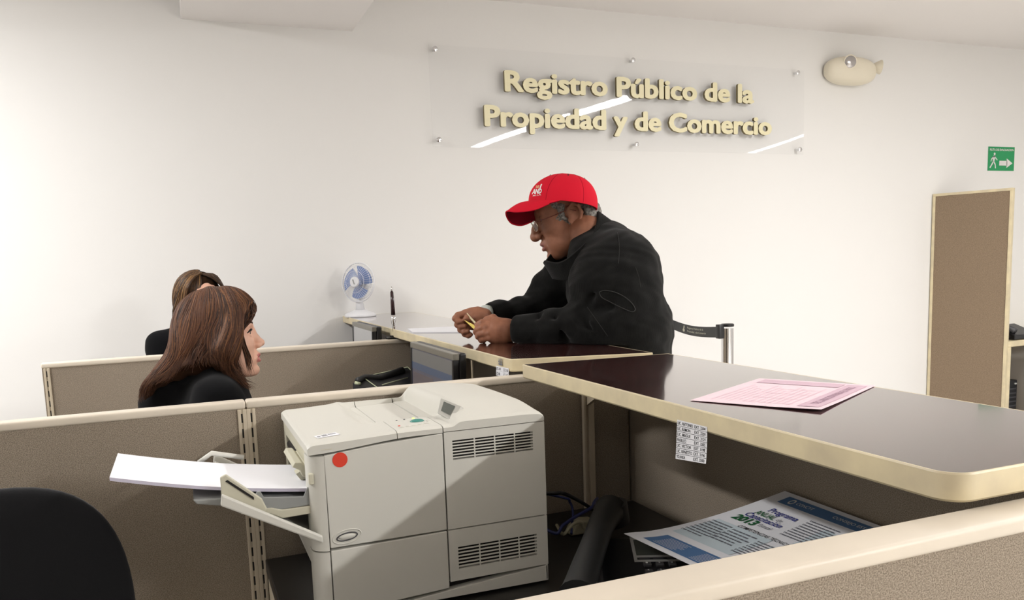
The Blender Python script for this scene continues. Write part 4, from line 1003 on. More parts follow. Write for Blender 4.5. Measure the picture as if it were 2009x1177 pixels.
def head_mesh(fr, sc, male=True, h=.0021, open_mouth=.0, jaw=0., nose=1., lipm=1, crx=0., es=1.):
    """anatomical head in its own frame (f forward, l left, u up), origin between the ears; returns (V,F,mat)"""
    o_ = open_mouth; lp = 1 if male else .8
    F_ = Field((-.125, -.10, -.155), (.155, .10, .15), h)
    F_.ell((-.008+crx, 0, .045), (.098-crx, .076, .082-crx*.35), k=.01)
    F_.ell((.040, 0, .045), (.058, .062, .056), k=.03)
    F_.ell((.044, 0, -.015), (.052, .060, .075), k=.03)
    F_.ell((.036, 0, -.058+jaw*.2), (.050, .052+jaw*.3, .040), k=.025)
    for s in (1, -1):
        F_.ell((.064, s*.040, -.012), (.024, .021, .020), k=.02)             # cheekbone
        F_.cap((.010, s*.056, -.04), (.062, s*.028, -.085), .016+jaw*.2, .013, k=.022)  # jaw line
        F_.cap((.090, s*.012, .040), (.078, s*.044, .040), .009 if male else .006, .007, k=.014)   # brow ridge
        F_.ell((.058, s*.034, -.052), (.026, .020, .026), k=.02)             # cheek fill
    F_.ell((.080, 0, -.088), (.019, .023, .017), k=.02)                      # chin
    for s in (1, -1): F_.ell((.1005, s*.033, .022), (.018, .019, .0135), k=.012, mode='sub')
    for s in (1, -1):                                                        # lids
        F_.ell((.0775, s*.032, .021), (.0135, .0155, .0125), k=.006)
        F_.chain([(.086, s*.016, .019), (.0915, s*.028, .0275), (.0885, s*.040, .0265), (.080, s*.047, .019)], [.0022, .003, .003, .002], k=.004)
        F_.chain([(.086, s*.016, .018), (.0900, s*.030, .0135), (.0855, s*.041, .015), (.080, s*.047, .019)], [.002, .0024, .0024, .002], k=.004)
    for s in (1, -1): F_.ell((.0935, s*.0305, .0205), (.010, .0125, .0052 if male else .0060), k=.002, mode='sub')
    n = nose
    F_.chain([(.088, 0, .036), (.096, 0, .020), (.106+.02*(n-1), 0, .002), (.117+.01*(n-1), 0, -.014-.012*(n-1))], [.009, .0075, .0085*n**.5, .0095*n**.7], k=.012)
    F_.ell((.1145+.01*(n-1), 0, -.0185-.015*(n-1)), (.0125*n**.7, .0125*n, .0105*n), k=.008)
    for s in (1, -1):
        F_.ell((.104, s*.0135*n, -.021), (.0115, .0078*n, .0085*n), k=.006)
        F_.ell((.108, s*.0075*n, -.0295), (.005, .0035, .003), k=.003, mode='sub')
    F_.ell((.088, 0, -.050), (.017, .026, .021), k=.012)                     # muzzle
    F_.chain([(.091, -.024, -.0515), (.1015, -.009, -.0455), (.1035, 0, -.0470), (.1015, .009, -.0455), (.091, .024, -.0515)], [.003, .0056*lp, .0054*lp, .0056*lp, .003], k=.005)
    F_.chain([(.090, -.023, -.0530), (.1005, -.008, -.0595-o_), (.1005, .008, -.0595-o_), (.090, .023, -.0530)], [.003, .0062*lp, .0062*lp, .003], k=.005)
    F_.chain([(.093, -.022, -.0525), (.1075, -.008, -.0528-o_*.5), (.1075, .008, -.0528-o_*.5), (.093, .022, -.0525)], [.0008, .0014+o_*.55, .0014+o_*.55, .0008], k=.002, mode='sub')
    F_.cap((.101, -.012, -.070-o_), (.101, .012, -.070-o_), .004, .004, k=.008, mode='sub')   # groove under the lip
    for s in (1, -1):
        F_.cap((.098, s*.019, -.024), (.089, s*.031, -.050), .0022, .002, k=.008, mode='sub')   # nasolabial fold
        # ear
        q_ = lambda x, y, z: (-.006+(x+.006)*es, s*(y+(es-1)*.006), .006+(z-.006)*es)
        pts = [q_(.006, .073, -.016), q_(-.002, .079, -.022), q_(-.014, .083, -.010), q_(-.022, .087, .010), q_(-.018, .088, .028), q_(-.006, .085, .034), q_(.006, .079, .026), q_(.010, .074, .012)]
        F_.chain(pts, [r_*es**.5 for r_ in (.006, .0065, .0045, .0042, .0042, .0042, .0038, .003)], k=.006)
        F_.ell(q_(-.006, .076, .006), (.016*es, .0055, .024*es), k=.006)
        F_.ell(q_(-.003, .086, .003), (.006*es, .007, .010*es), k=.004, mode='sub'); F_.ell(q_(-.009, .088, .018), (.0075*es, .005, .009*es), k=.003, mode='sub')
        F_.cap(q_(.010, .074, .000), q_(.008, .077, -.006), .0042, .0042, k=.003)
    F_.cap((-.020, 0, -.03), (-.045, 0, -.155), .056 if male else .047, .058 if male else .046, k=.03)
    V, F = F_.mesh(1)
    c = V[F].mean(1); lip = (c[:, 0] > .088) & (np.abs(c[:, 1]) < .0235) & (c[:, 2] < -.0425-.10*np.abs(c[:, 1])*.6) & (c[:, 2] > -.0655-o_+.22*np.abs(c[:, 1])) & (c[:, 0] > .0945-.3*np.maximum(0, np.abs(c[:, 1])-.010))
    return (V*sc) @ fr[0].T+fr[1], F, np.where(lip, lipm, 0)
def eyes(fr, sc, parent, look=(1, 0, 0)):
    for s in (1, -1):
        c = np.array((.0785, s*.032, .0205)); L = Vector(look).normalized()
        mb = MB(); mb.ball(tuple(wpt(fr, c, sc)), .0122*sc, 20); e = link('eye', mb, M['eyew'], parent, True)
        mb = MB(); d = wpt(fr, tuple(c+np.array(tuple(L))*.0), sc); ax = Vector(tuple(fr[0] @ np.array(tuple(L))))
        mb.lathe([(.0056*sc, .0110*sc), (.0045*sc, .0121*sc), (.002*sc, .0126*sc)], d, ax, 16); link('iris', mb, M['iris'], e, True)
def strands(name, guides, n, parent, mats, r=(.0011, .0022), jit=.004, layer=(.0, .012), seg=14, wave=.004, seed=1, taper=True, cen=None, field=None, lim=.03):
    """tapered hair strands interpolated between neighbouring guide curves (lists of world points)"""
    rg = np.random.default_rng(seed)
    def resamp(P, m):
        P = np.array([tuple(p) for p in P]); q = [0]
        for a, b in zip(P[:-1], P[1:]): q.append(q[-1]+np.linalg.norm(b-a))
        q = np.array(q)/q[-1]; t = np.linspace(0, 1, m); out = np.zeros((m, 3)); N = len(P)
        for i, tt in enumerate(t):
            j = min(N-2, int(np.searchsorted(q, tt, side='right')-1)); j = max(0, j); s = (tt-q[j])/(q[j+1]-q[j])
            a, b, c, d = P[max(j-1, 0)], P[j], P[j+1], P[min(j+2, N-1)]
            out[i] = .5*((2*b)+(c-a)*s+(2*a-5*b+4*c-d)*s*s+(-a+3*b-3*c+d)*s**3)
        return out
    G = [resamp(g, seg) for g in guides]; VV = []; FF = []; MI = []; nn = 0
    cen = np.array(tuple(cen)) if cen is not None else np.mean([g.mean(0) for g in G], 0)
    t = np.linspace(0, 1, seg)[:, None]; Ps = []; Os = []; rnd = []
    for k in range(n):
        x = rg.uniform(0, len(G)-1.001); i = int(x); f = x-i; P = G[i]*(1-f)+G[i+1]*f
        out = P-cen; out /= np.linalg.norm(out, axis=1)[:, None]+1e-9
        off = rg.uniform(*layer); jv = rg.normal(0, jit, 3); P = P+out*off*np.minimum(1, t*4)+jv*t+rg.normal(0, jit*.5, 3)*(1-t)
        ph = rg.normal(0, .45)+1.7*math.sin(x*2.1)+x*.9; fr_ = 1.6+.3*math.sin(x*1.1)+rg.normal(0, .08); wv = np.cross(out, np.gradient(P, axis=0)); wv /= np.linalg.norm(wv, axis=1)[:, None]+1e-9
        P = P+wv*(wave*np.sin(ph+fr_*6.28*t)*t**.8); Ps.append(P); Os.append(out); rnd.append((off, x))
    Ps = np.array(Ps)
    if field is not None:
        offs = np.repeat([q[0]*.5+.001 for q in rnd], seg); Q = field.push(Ps.reshape(-1, 3), offs, lim).reshape(Ps.shape); wq = np.clip((1.02-np.linspace(0, 1, seg))*6, 0, 1)[None, :, None]
        Ps = Ps*(1-wq)+Q*wq; 
        for _ in range(3): Ps[:, 1:-1] = Ps[:, 1:-1]*.5+.25*(Ps[:, :-2]+Ps[:, 2:])
    for k in range(n):
        P = Ps[k]; out = Os[k]
        e = rg.uniform(.82, 1.0); m_ = max(6, int(seg*e)); P = P[:m_]
        R = rg.uniform(*r); tt = np.linspace(0, 1, m_); rr = R*np.minimum(1, .35+tt*5)*np.clip((1-tt)*3.0, .12, 1)
        T = np.gradient(P, axis=0); T /= np.linalg.norm(T, axis=1)[:, None]+1e-9
        A = np.cross(T, out[:m_]); A /= np.linalg.norm(A, axis=1)[:, None]+1e-9; B = np.cross(T, A)
        for q in range(4):
            a = 2*PI*q/4; VV.append(P+(A*math.cos(a)*1.5+B*math.sin(a)*.7)*rr[:, None])
        for i2 in range(m_-1):
            for q in range(4): FF.append((nn+q*m_+i2, nn+q*m_+i2+1, nn+((q+1) % 4)*m_+i2+1, nn+((q+1) % 4)*m_+i2))
        c_ = int((rnd[k][1]*2.7+rg.normal(0, 1.7)) % len(mats)); MI += [c_]*((m_-1)*4); nn += 4*m_
    return npmesh(name, [(np.concatenate(VV), np.array(FF), np.array(MI))], mats, parent)

# ================================================================== the man at the counter
man = thing('person', 'man in red cap, glasses and black corduroy jacket leaning on the counter', 'person', (1.36, 2.12, 0))
DH = 2.50
hz = lambda x, y, D=DH: at(980+x/5.886, 330+y/5.886, D)
ear = hz(872, 560)
FD = (-RIGHT*1.0 + FWD*.03); FD.z = 0; FD.normalize(); FD = (FD*math.cos(math.radians(13))+Vector((0, 0, -1))*math.sin(math.radians(13))).normalized()
toCam = -FWD; toCam = Vector((toCam.x, toCam.y, 0)).normalized()
ROLL = math.radians(6); UPV = (Vector((0, 0, 1))*math.cos(ROLL)+toCam*math.sin(ROLL)*-0.0).normalized()
SH = 1.09
A_, _ = frame(FD, UPV)
mid = np.array(tuple(ear)) - A_ @ (np.array((-.005, .080, .003))*SH)
hf = (A_, mid)
hV, hF, hM = head_mesh(hf, SH, True, .0021, open_mouth=.003, jaw=.02, nose=1.22, crx=.018, es=1.2)
# hands
def hand(px, D0, fingers, palm, k=.0055, h=.0016):
    pts = [at(x, y, D0-w) for seg in fingers+palm for (x, y, w, r) in seg]
    P = np.array([tuple(p) for p in pts]); F_ = Field(P.min(0)-.05, P.max(0)+.05, h)
    for seg in palm:
        F_.chain([at(x, y, D0-w) for x, y, w, r in seg], [r for *_, r in seg], k=.014)
    for seg in fingers:
        G_ = seg; F_.chain([at(x, y, D0-w) for x, y, w, r in G_], [r for *_, r in G_], k=k)
    return F_.mesh(1)
H1 = lambda x, y: (880+x/9.81, 580+y/9.81)
def hp(L): return [(*H1(x, y), w, r) for x, y, w, r in L]
nearf = [hp([(760, 500, .014, .0105), (640, 520, .016, .0098), (560, 565, .012, .0090), (540, 590, .004, .0080)]),        # index over the card
         hp([(740, 590, .022, .0108), (640, 620, .026, .0102), (560, 650, .022, .0096), (530, 700, .010, .0088), (570, 740, -.004, .0082)]),
         hp([(760, 700, .024, .0108), (690, 720, .028, .0102), (600, 740, .024, .0096), (570, 790, .012, .0086), (620, 810, -.002, .008)]),
         hp([(790, 790, .018, .0104), (730, 810, .022, .0096), (650, 830, .018, .0090), (630, 860, .008, .0080), (680, 868, -.004, .0076)]),
         hp([(860, 430, .000, .013), (740, 470, -.004, .0110), (640, 540, -.008, .0100), (560, 620, -.006, .0086)])]            # thumb behind
nearp = [hp([(1290, 640, .000, .026), (1100, 620, .002, .027), (900, 560, .006, .022), (790, 530, .008, .014)]),
         hp([(1290, 700, .000, .024), (1100, 700, .006, .026), (900, 650, .014, .022), (780, 620, .016, .014)]),
         hp([(1250, 760, .000, .018), (1050, 790, .004, .020), (900, 760, .012, .018), (800, 740, .014, .014)]),
         hp([(1100, 800, .000, .014), (900, 820, .006, .014), (820, 815, .008, .012)])]
n1 = hand(None, 2.505, nearf, nearp)
farf = [hp([(330, 330, .006, .0105), (180, 380, .008, .0100), (130, 440, .012, .0095), (190, 500, .016, .0090), (250, 500, .018, .0080)]),
        hp([(330, 430, -.004, .0100), (200, 500, .000, .0098), (170, 560, .006, .0092), (240, 600, .014, .0086), (310, 590, .018, .0078)]),
        hp([(360, 500, -.006, .0098), (250, 600, -.002, .0096), (230, 660, .006, .0090), (300, 700, .014, .0084), (370, 690, .018, .0076)]),
        hp([(400, 560, -.008, .0092), (320, 680, -.004, .0090), (310, 740, .004, .0084), (380, 770, .010, .0078), (430, 750, .014, .0070)]),
        hp([(520, 380, .010, .0120), (450, 420, .016, .0110), (370, 440, .020, .0100), (330, 450, .022, .0085)])]
farp = [hp([(700, 370, .000, .021), (560, 360, -.002, .022), (420, 360, .000, .018), (320, 350, .002, .012)]),
        hp([(700, 430, -.004, .020), (560, 460, -.006, .022), (440, 450, -.006, .018), (350, 440, -.006, .013)]),
        hp([(640, 500, -.008, .018), (540, 540, -.010, .018), (450, 560, -.010, .016)])]
n2 = hand(None, 2.60, farf, farp)
# hidden body core, legs: one coarse skin under the clothes
J = lambda x, y, D: at(x, y, D)
hipc = at(1238, 790, 2.56); chest = J(1180, 540, 2.56); neckb = J(1150, 455, 2.53)
shN, elN, wrN = J(1215, 500, 2.40), J(1225, 640, 2.37), J(1030, 648, 2.47)
shF, elF, wrF = J(1130, 520, 2.74), J(1060, 600, 2.76), J(960, 617, 2.64)
hx, hy = hipc.x, hipc.y
feet = [(Vector((hx+.06, hy-.10, .03)), Vector((hx+.02, hy-.10, .50)), Vector((hx+.01, hy-.09, .88))), (Vector((hx+.16, hy+.14, .03)), Vector((hx+.08, hy+.12, .50)), Vector((hx+.02, hy+.09, .88)))]
bF = Field((.75, 1.75, -.0), (1.8, 2.75, 1.62), .011)
bF.chain([hipc, chest, neckb, wpt(hf, (-.02, 0, -.05), SH)], [.09, .08, .05, .045], k=.03)
for a, b, c in ((shN, elN, wrN), (shF, elF, wrF)): bF.chain([chest, a, b, c], [.06, .035, .028, .022], k=.02)
for f_, kn, hp_ in feet: bF.chain([hipc, hp_, kn, f_+Vector((0, 0, .06))], [.11, .085, .055, .035], k=.03); bF.cap(f_+Vector((.0, 0, .04)), f_+Vector((-.14, .02, .035)), .03, .028, k=.02)
bV, bFc = bF.mesh(1)
body = npmesh('body', [(hV, hF, hM), (n1[0], n1[1], 0), (n2[0], n2[1], 0), (bV, bFc, 0)], [M['skin'], M['skinlip']], man)
eyes(hf, SH, body, look=(.93, .15, -.3))
for s in (1, -1):
    pts = [wpt(hf, p, SH) for p in ((.0945, s*.014, .0395), (.0935, s*.028, .0425), (.084, s*.044, .0405), (.078, s*.050, .036))]
    link('eyebrow', MB().tube(pts, [.0022, .0035, .0032, .0014], 8), M['ghair'], body, True)
for s in (1, -1):
    link('lashes', MB().tube([wpt(hf, p, SH) for p in ((.087, s*.018, .020), (.0915, s*.028, .0262), (.0885, s*.040, .0255), (.080, s*.046, .020))], [.0006, .0011, .0012, .0006], 6), M['lash'], body, True)
# grey hair below the cap
gF = Field((-.125, -.10, -.10), (.10, .10, .09), .0024)
gF.ell((.004, 0, .020), (.082, .0805, .065), k=.01); gF.cap((-.050, 0, .0), (-.055, 0, -.045), .034, .022, k=.03)
for s in (1, -1):
    gF.cap((-.046, s*.062, .012), (-.052, s*.056, -.042), .022, .016, k=.02); gF.cap((.042, s*.062, .052), (.014, s*.071, .030), .014, .011, k=.012); gF.cap((.022, s*.070, .034), (.020, s*.071, .016), .009, .004, k=.008)
gF.fn(lambda x, y, z: np.maximum(x-.036+0*y+0*z, 0*x+0*y+0*z-1), (.0, -.1, -.1), (.1, .1, .1), .004, 'sub') if False else None
gF.ell((.092, 0, -.02), (.058, .09, .085), k=.01, mode='sub')
for s in (1, -1): gF.ell((.036, s*.085, -.038), (.036, .03, .050), k=.006, mode='sub')
for s in (1, -1): gF.ell((-.004, s*.082, .004), (.030, .02, .046), k=.004, mode='sub')
gF.disp(lambda x, y, z: .0018*np.sin(x*420+3*np.sin(z*130+y*50))*np.sin(z*260+2*np.sin(y*200+x*90)))
gV, gFa = gF.mesh(1); gV = (gV*SH) @ hf[0].T+hf[1]
npmesh('hair', [(gV, gFa, 0)], [M['ghair']], man)
# cap: crown in its own frame measured from the photograph
cap = thing('x', 'x', 'x', (0, 0, 0)); bpy.data.objects.remove(cap)
front, back, topp = hz(333, 402), hz(1128, 478), hz(700, 68)
cc = (front+back)/2; cf = (front-back); a_len = cf.length/2; cf.normalize(); cl = toCam.copy(); cl = (cl-cf*cl.dot(cf)).normalized()
cu_ = cf.cross(cl); cu_ = cu_ if cu_.z > 0 else -cu_
# tilt the cap slightly: far side lower
RL = math.radians(7); cl2 = (cl*math.cos(RL)+cu_*math.sin(RL)); cu2 = (cu_*math.cos(RL)-cl*math.sin(RL))
hgt = (topp-cc).dot(cu2)
def crown(u, v, off=0.):     # u around, v rim->top
    th = 2*PI*u; b = v*PI/2
    cx_ = math.copysign(abs(math.cos(th))**.92, math.cos(th)); r = math.cos(b)**.80; z = math.sin(b)**1.02
    skew = -.012*z if True else 0
    L_ = a_len*(1.0 if cx_ > 0 else 1.0)
    seam = 1-.010*max(0, 1-abs(((u*6+.5) % 1)-.5)/.03)
    front_bulge = .06*math.sin(PI*min(1, z*1.0))*max(0, cx_)
    p = cc+cf*((L_+off)*cx_*r*(seam+front_bulge*.9)-.006*z)+cl2*((.087+off)*math.sin(th)*r*seam)+cu2*((hgt+off)*z)
    return p
mb = MB(); mb.grid(crown, 97, 26); mb.grid(lambda u, v: crown(1-u, v, -.0035), 97, 26)
mb.grid(lambda u, v: crown(u, 0, -.0035*(1-v)), 97, 2)
capo = link('cap', mb, M['caps'], man, True, label='red baseball cap')
link('cap_button', MB().ball(tuple(crown(0, 1)), (.006, .006, .004)), M['caps'], capo, True)
for u in (1/12*1, 3/12, 5/12, 7/12, 9/12, 11/12):
    p = crown(u, .68, .0006); nrm = (p-(cc+cu2*.03)).normalized()
    link('eyelet', MB().lathe([(.0010, .0008), (.0024, .0008), (.0030, 0)], p, nrm, 12), M['lash'], capo)
for u in (1/6, 2/6, 0, .5, 4/6, 5/6):
    link('seam', MB().tube([crown(u, v/20, .0002) for v in range(20)],   .00045, 5, False), M['capu'], capo, True)
# brim, measured: root along the crown, outer edge with real depth
ROOT = [crown(q, 0) for q in (.235, .20, .14, .07, .0, -.07, -.14, -.20, -.235)]
OUT = [hz(575, 402, DH-.088), hz(400, 475, DH-.083), hz(200, 500, DH-.062), hz(95, 490, DH-.034), hz(75, 520, DH), hz(100, 590, DH+.034), hz(155, 640, DH+.058), hz(260, 655, DH+.074), hz(380, 610, DH+.080)]
def smoothp(P, t):
    n = len(P)-1; x = t*n; i = min(n-1, int(x)); s = x-i; a, b, c, d = P[max(i-1, 0)], P[i], P[i+1], P[min(i+2, n)]
    return .5*((2*b)+(c-a)*s+(2*a-5*b+4*c-d)*s*s+(-a+3*b-3*c+d)*s**3)
def brim(u, v, o=0):
    a = smoothp(ROOT, u); b = smoothp(OUT, u); p = a.lerp(b, v); ar = .010*math.sin(PI*v)*math.sin(PI*u)
    return p+cu2*(ar+o)
mb = MB(); mb.grid(lambda u, v: brim(u, v), 40, 14); mb.mi = 1; mb.grid(lambda u, v: brim(1-u, v, -.0028), 40, 14); mb.mi = 0; mb.grid(lambda u, v: brim(u, 1, -.0028*v), 40, 2)
link('brim', mb, [M['caps'], M['capu']], capo, True)
link('brim_edge', MB().tube([brim(i/40, 1, -.0012) for i in range(41)], .0022, 6), M['caps'], capo, True)
# cap emblem and lettering wrapped on the crown front
bv = BVHTree.FromPolygons([tuple(crown(i/96, j/25)) for j in range(26) for i in range(97)], [(j*97+i, j*97+i+1, (j+1)*97+i+1, (j+1)*97+i) for j in range(25) for i in range(96)])
def proj_on(tree, x, y, lift=.0012):
    d = ray(x, y).normalized(); h_ = tree.ray_cast(CAMP, d)
    return None if h_[0] is None else h_[0]-d*lift
def decal(body_, quad, m, nm, off=.01, parent=capo, tree=bv, lift=.0012):
    V, F = text2d(body_, 1, off); xs = [p[0] for p in V]; ys = [p[1] for p in V]; mb = MB(); P = []
    (ax, ay), (bx, by), (cx_, cy_), (dx, dy) = quad; last = None
    for x, y in V:
        u = (x-min(xs))/(max(xs)-min(xs)); v = (y-min(ys))/(max(ys)-min(ys))
        X = ax*(1-u)*(1-v)+bx*u*(1-v)+cx_*u*v+dx*(1-u)*v; Y = ay*(1-u)*(1-v)+by*u*(1-v)+cy_*u*v+dy*(1-u)*v
        p = proj_on(tree, 980+X/5.886, 330+Y/5.886, lift); p = p if p is not None else last; last = p; P.append(p)
    if any(p is None for p in P): return
    mb.add(P, F); link(nm, mb, m, parent)
M['thread'] = mat('white_thread', (.78, .76, .74), .8)
decal('AND', [(372, 300), (482, 292), (492, 232), (385, 240)], M['thread'], 'cap_lettering', .05)
decal('N I A', [(385, 325), (480, 312), (482, 298), (388, 310)], M['thread'], 'cap_lettering', .03)
decal('I', [(455, 245), (470, 245), (492, 182), (478, 182)], M['thread'], 'cap_lettering', .03)
decal('I', [(415, 230), (452, 228), (462, 195), (425, 196)], mat('tan_thread', s2l(214, 150, 110)), 'cap_emblem', .02)
# glasses
gl = thing('x', 'x', 'x', (0, 0, 0)); bpy.data.objects.remove(gl)
def lensring(s):
    out = []
    for i in range(29):
        a = 2*PI*i/28; q = lambda c: math.copysign(abs(c)**.8, c)
        y = s*(.034+.025*q(math.cos(a))); z = .012+.0185*q(math.sin(a)); x = .116-5.0*(abs(y)-.01)**2 - .10*(.03-z)*0
        out.append(wpt(hf, (x+.004*(z-.01)/.02, y, z), SH))
    return out
gr = link('glasses', MB().tube(lensring(1), .0010, 6, False), M['gold2'], man, True, label='thin wire-rimmed glasses')
link('rim', MB().tube(lensring(-1), .0010, 6, False), M['gold2'], gr, True)
for s in (1, -1):
    R_ = lensring(s)[:-1]; c = sum(R_, Vector())/28; mb = MB(); mb.add(R_+[c+Vector(tuple(hf[0][:, 0]))*.002], [(i, (i+1) % 28, 28) for i in range(28)]); link('lens', mb, M['specl'], gr, True)
    link('temple', MB().tube([wpt(hf, p, SH) for p in ((.106, s*.059, .018), (.100, s*.070, .018), (.05, s*.078, .022), (.008, s*.083, .028), (-.012, s*.083, .018))], [.0013, .0012, .0011, .0011, .0012], 6), M['gold2'] if s < 0 else mat('reddish_temple', s2l(110, 50, 40), .3), gr, True)
link('bridge', MB().tube([wpt(hf, p, SH) for p in ((.115, .010, .016), (.119, 0, .020), (.115, -.010, .016))], .0012, 6), M['gold2'], gr, True)
# jacket
cF = Field((.86, 1.72, .80), (1.75, 2.80, 1.56), .0052)
t_ = lambda x, y, D: J(x, y, D)
SC_ = .86
for dd in (-.10, 0, .12):
    cF.chain([t_(1232, 760, 2.55+dd), t_(1220, 640, 2.53+dd), t_(1196, 560, 2.53+dd), t_(1168, 500, 2.55+dd*.7)], [.122, .128, .110, .066], k=.07)
cF.ell(t_(1212, 526, 2.52), (.11, .17, .112), k=.05)
cF.chain([t_(1150, 480, 2.54), t_(1190, 486, 2.54), t_(1205, 505, 2.5)], [.045, .066, .078], k=.05)
# near arm
cF.chain([t_(1222, 510, 2.41), t_(1228, 560, 2.385), t_(1222, 628, 2.37)], [.073, .070, .062], k=.05)
cF.chain([t_(1215, 634, 2.37), t_(1150, 636, 2.385), t_(1080, 643, 2.43), t_(1032, 647, 2.46), t_(1012, 648, 2.475)], [.060, .058, .048, .040, .036], k=.03)
cF.cap(t_(1024, 647, 2.466), t_(1008, 648, 2.480), .0405, .0405, k=.006)
# far arm
cF.chain([t_(1110, 535, 2.72), t_(1075, 580, 2.76), t_(1058, 600, 2.77)], [.075, .058, .050], k=.05)
cF.chain([t_(1075, 608, 2.76), t_(1020, 614, 2.72), t_(975, 616, 2.67), t_(953, 616, 2.645)], [.050, .044, .034, .028], k=.03)
for x, y, D, r in ((1046, 583, 2.76, .030), (1022, 600, 2.73, .032), (985, 607, 2.69, .026), (1062, 556, 2.74, .032)): cF.ell(t_(x, y, D), (r, r, r), k=.02)
# creases
for (a, b, r) in [((1180, 560, 2.33), (1150, 600, 2.33), .006), ((1200, 600, 2.30), (1140, 610, 2.33), .007), ((1250, 500, 2.40), (1262, 600, 2.40), .006), ((1110, 560, 2.45), (1100, 600, 2.42), .007),
                  ((1090, 625, 2.385), (1110, 665, 2.38), .005), ((1130, 615, 2.33), (1170, 655, 2.33), .006), ((1195, 520, 2.33), (1150, 545, 2.40), .006), ((1140, 540, 2.42), (1130, 590, 2.40), .006), ((1060, 620, 2.42), (1070, 660, 2.41), .004)]:
    cF.cap(t_(*a), t_(*b), r*.8, r*.3, k=.03, mode='sub')
cF.disp(lambda x, y, z: .0035*np.sin(x*34+2.2*np.sin(z*26+y*11))*np.sin(z*30+1.8*np.sin(y*23+x*9))+.0014*np.sin(x*90+3*np.sin(z*60))*np.sin(y*80+z*70))
# keep the jacket above the counter top
cF.fn(lambda x, y, z: np.maximum(z-1.1008+0*x+0*y, x-1.158+0*y+0*z), (.7, 1.6, .7), (1.16, 2.9, 1.101), .004, 'sub')
# sleeve openings: flat cuff end and a hollow round the wrist
for c_, e_, rr_ in ((t_(1011, 648, 2.478), t_(1040, 647, 2.456), .034), (t_(957, 616, 2.648), t_(985, 615, 2.68), .026)):
    ax_ = (c_-e_).normalized(); c0 = c_
    cF.fn(lambda x, y, z, c0=c0, ax_=ax_: (c0.x-x)*ax_.x+(c0.y-y)*ax_.y+(c0.z-z)*ax_.z, np.array(tuple(c0))-.06, np.array(tuple(c0))+.06, .006, 'sub')
    cF.cap(c_+ax_*.03, e_, rr_, rr_*.9, k=.004, mode='sub')
cV, cFa = cF.mesh(1)
jk = npmesh('jacket', [(cV, cFa, 0)], [M['coat']], man); jk['label'] = 'black corduroy jacket with turned up collar'
jt = BVHTree.FromPolygons([tuple(v) for v in cV], [tuple(int(i) for i in f) for f in cFa])
# collar: band round the neck
def collar(u, v, o=0):
    a = 2*PI*u; ctr = t_(1130, 478, 2.53)
    ax_f = (t_(1186, 428, 2.53)-t_(1078, 528, 2.53)); lf = ax_f.length/2; ax_f.normalize(); ctr = (t_(1186, 428, 2.53)+t_(1078, 528, 2.53))/2
    n_ = ax_f.cross(toCam).normalized(); n_ = n_ if n_.z > 0 else -n_
    r1 = lf*.96+o; r2 = .074+.036*max(0, math.sin(a))+o; flare = .012*(1-v)
    p = ctr+ax_f*((r1+flare)*math.cos(a))+toCam*((r2+flare)*math.sin(a))+n_*((v-.5)*.056)+Vector((0, 0, -.040*max(0, math.sin(a))**1.3))+RIGHT*.018*max(0, math.sin(a))**1.5
    return p+Vector((0, 0, .003*math.sin(a*5)))
mb = MB(); mb.grid(lambda u, v: collar(u, v, .006), 65, 10); mb.grid(lambda u, v: collar(1-u, v, -.005), 65, 10)
mb.grid(lambda u, v: collar(u, 1, .006-.011*v)+Vector((0, 0, .003*math.sin(PI*v))), 65, 5)
link('collar', mb, M['coat'], jk, True)
def onj(pts, lift=.002):
    out = []
    for x, y in pts:
        p = proj_on(jt, x, y, lift)
        if p is not None: out.append(p)
    return out
Cz = lambda x, y: (880+x/2.943, 320+y/2.943)
def seam(pts, r=.0012, nm='seam', m=None):
    P = [Vector((*Cz(x, y), 0)) for x, y in pts]; Q = [smoothp(P, i/24) for i in range(25)]
    q = onj([(p.x, p.y) for p in Q])
    if len(q) > 3: link(nm, MB().tube(q, r, 5), m or M['seam'], jk, True)
seam([(870, 745), (900, 735), (960, 745), (1020, 775), (1060, 810), (1080, 845)]); seam([(870, 745), (885, 775), (930, 800), (1000, 835), (1060, 858), (1080, 845)])
seam([(975, 400), (985, 460), (985, 530), (980, 580)], .0006); seam([(1080, 600), (1100, 660), (1110, 720)], .0006); seam([(800, 830), (850, 900), (920, 1000)], .0006)
p = proj_on(jt, *Cz(660, 652), .001)
if p: link('button', MB().lathe([(.0105, -.004), (.011, 0), (.009, .0025), (.004, .002)], p, -ray(*Cz(660, 652)), 20), M['brass'], jk, True)
# pale shirt cuff on the far wrist
ca, cb = at(958, 617, 2.643), at(948, 616, 2.632)
link('shirt_cuff', MB().lathe([(.030, 0), (.031, (cb-ca).length*.5), (.029, (cb-ca).length)], ca, (cb-ca), 28), M['whcuff'], man, True)
# trousers and shoes
tF = Field((1.15, 1.8, .02), (1.8, 2.5, 1.05), .010)
for f_, kn, hp_ in feet: tF.chain([hipc+Vector((0, 0, -.0)), hp_, kn, f_+Vector((0, 0, .06))], [.135, .105, .075, .062], k=.03)
tV, tFa = tF.mesh(1); npmesh('trousers', [(tV, tFa, 0)], [M['trouser']], man)
for f_, *_ in feet:
    sF = Field(f_-Vector((.25, .1, .05)), f_+Vector((.12, .12, .14)), .006)
    sF.cap(f_+Vector((.03, 0, .045)), f_+Vector((-.16, .02, .035)), .044, .036, k=.02); sF.cap(f_+Vector((.0, 0, .06)), f_+Vector((0, 0, .10)), .045, .042, k=.02)
    zf = f_.z
    sF.fn(lambda x, y, z: z-.002+0*x+0*y, (f_.x-.3, f_.y-.2, -.1), (f_.x+.2, f_.y+.2, .01), .002, 'sub')
    v_, q_ = sF.mesh(1); npmesh('shoe', [(v_, q_, 0)], [M['shoe']], man)
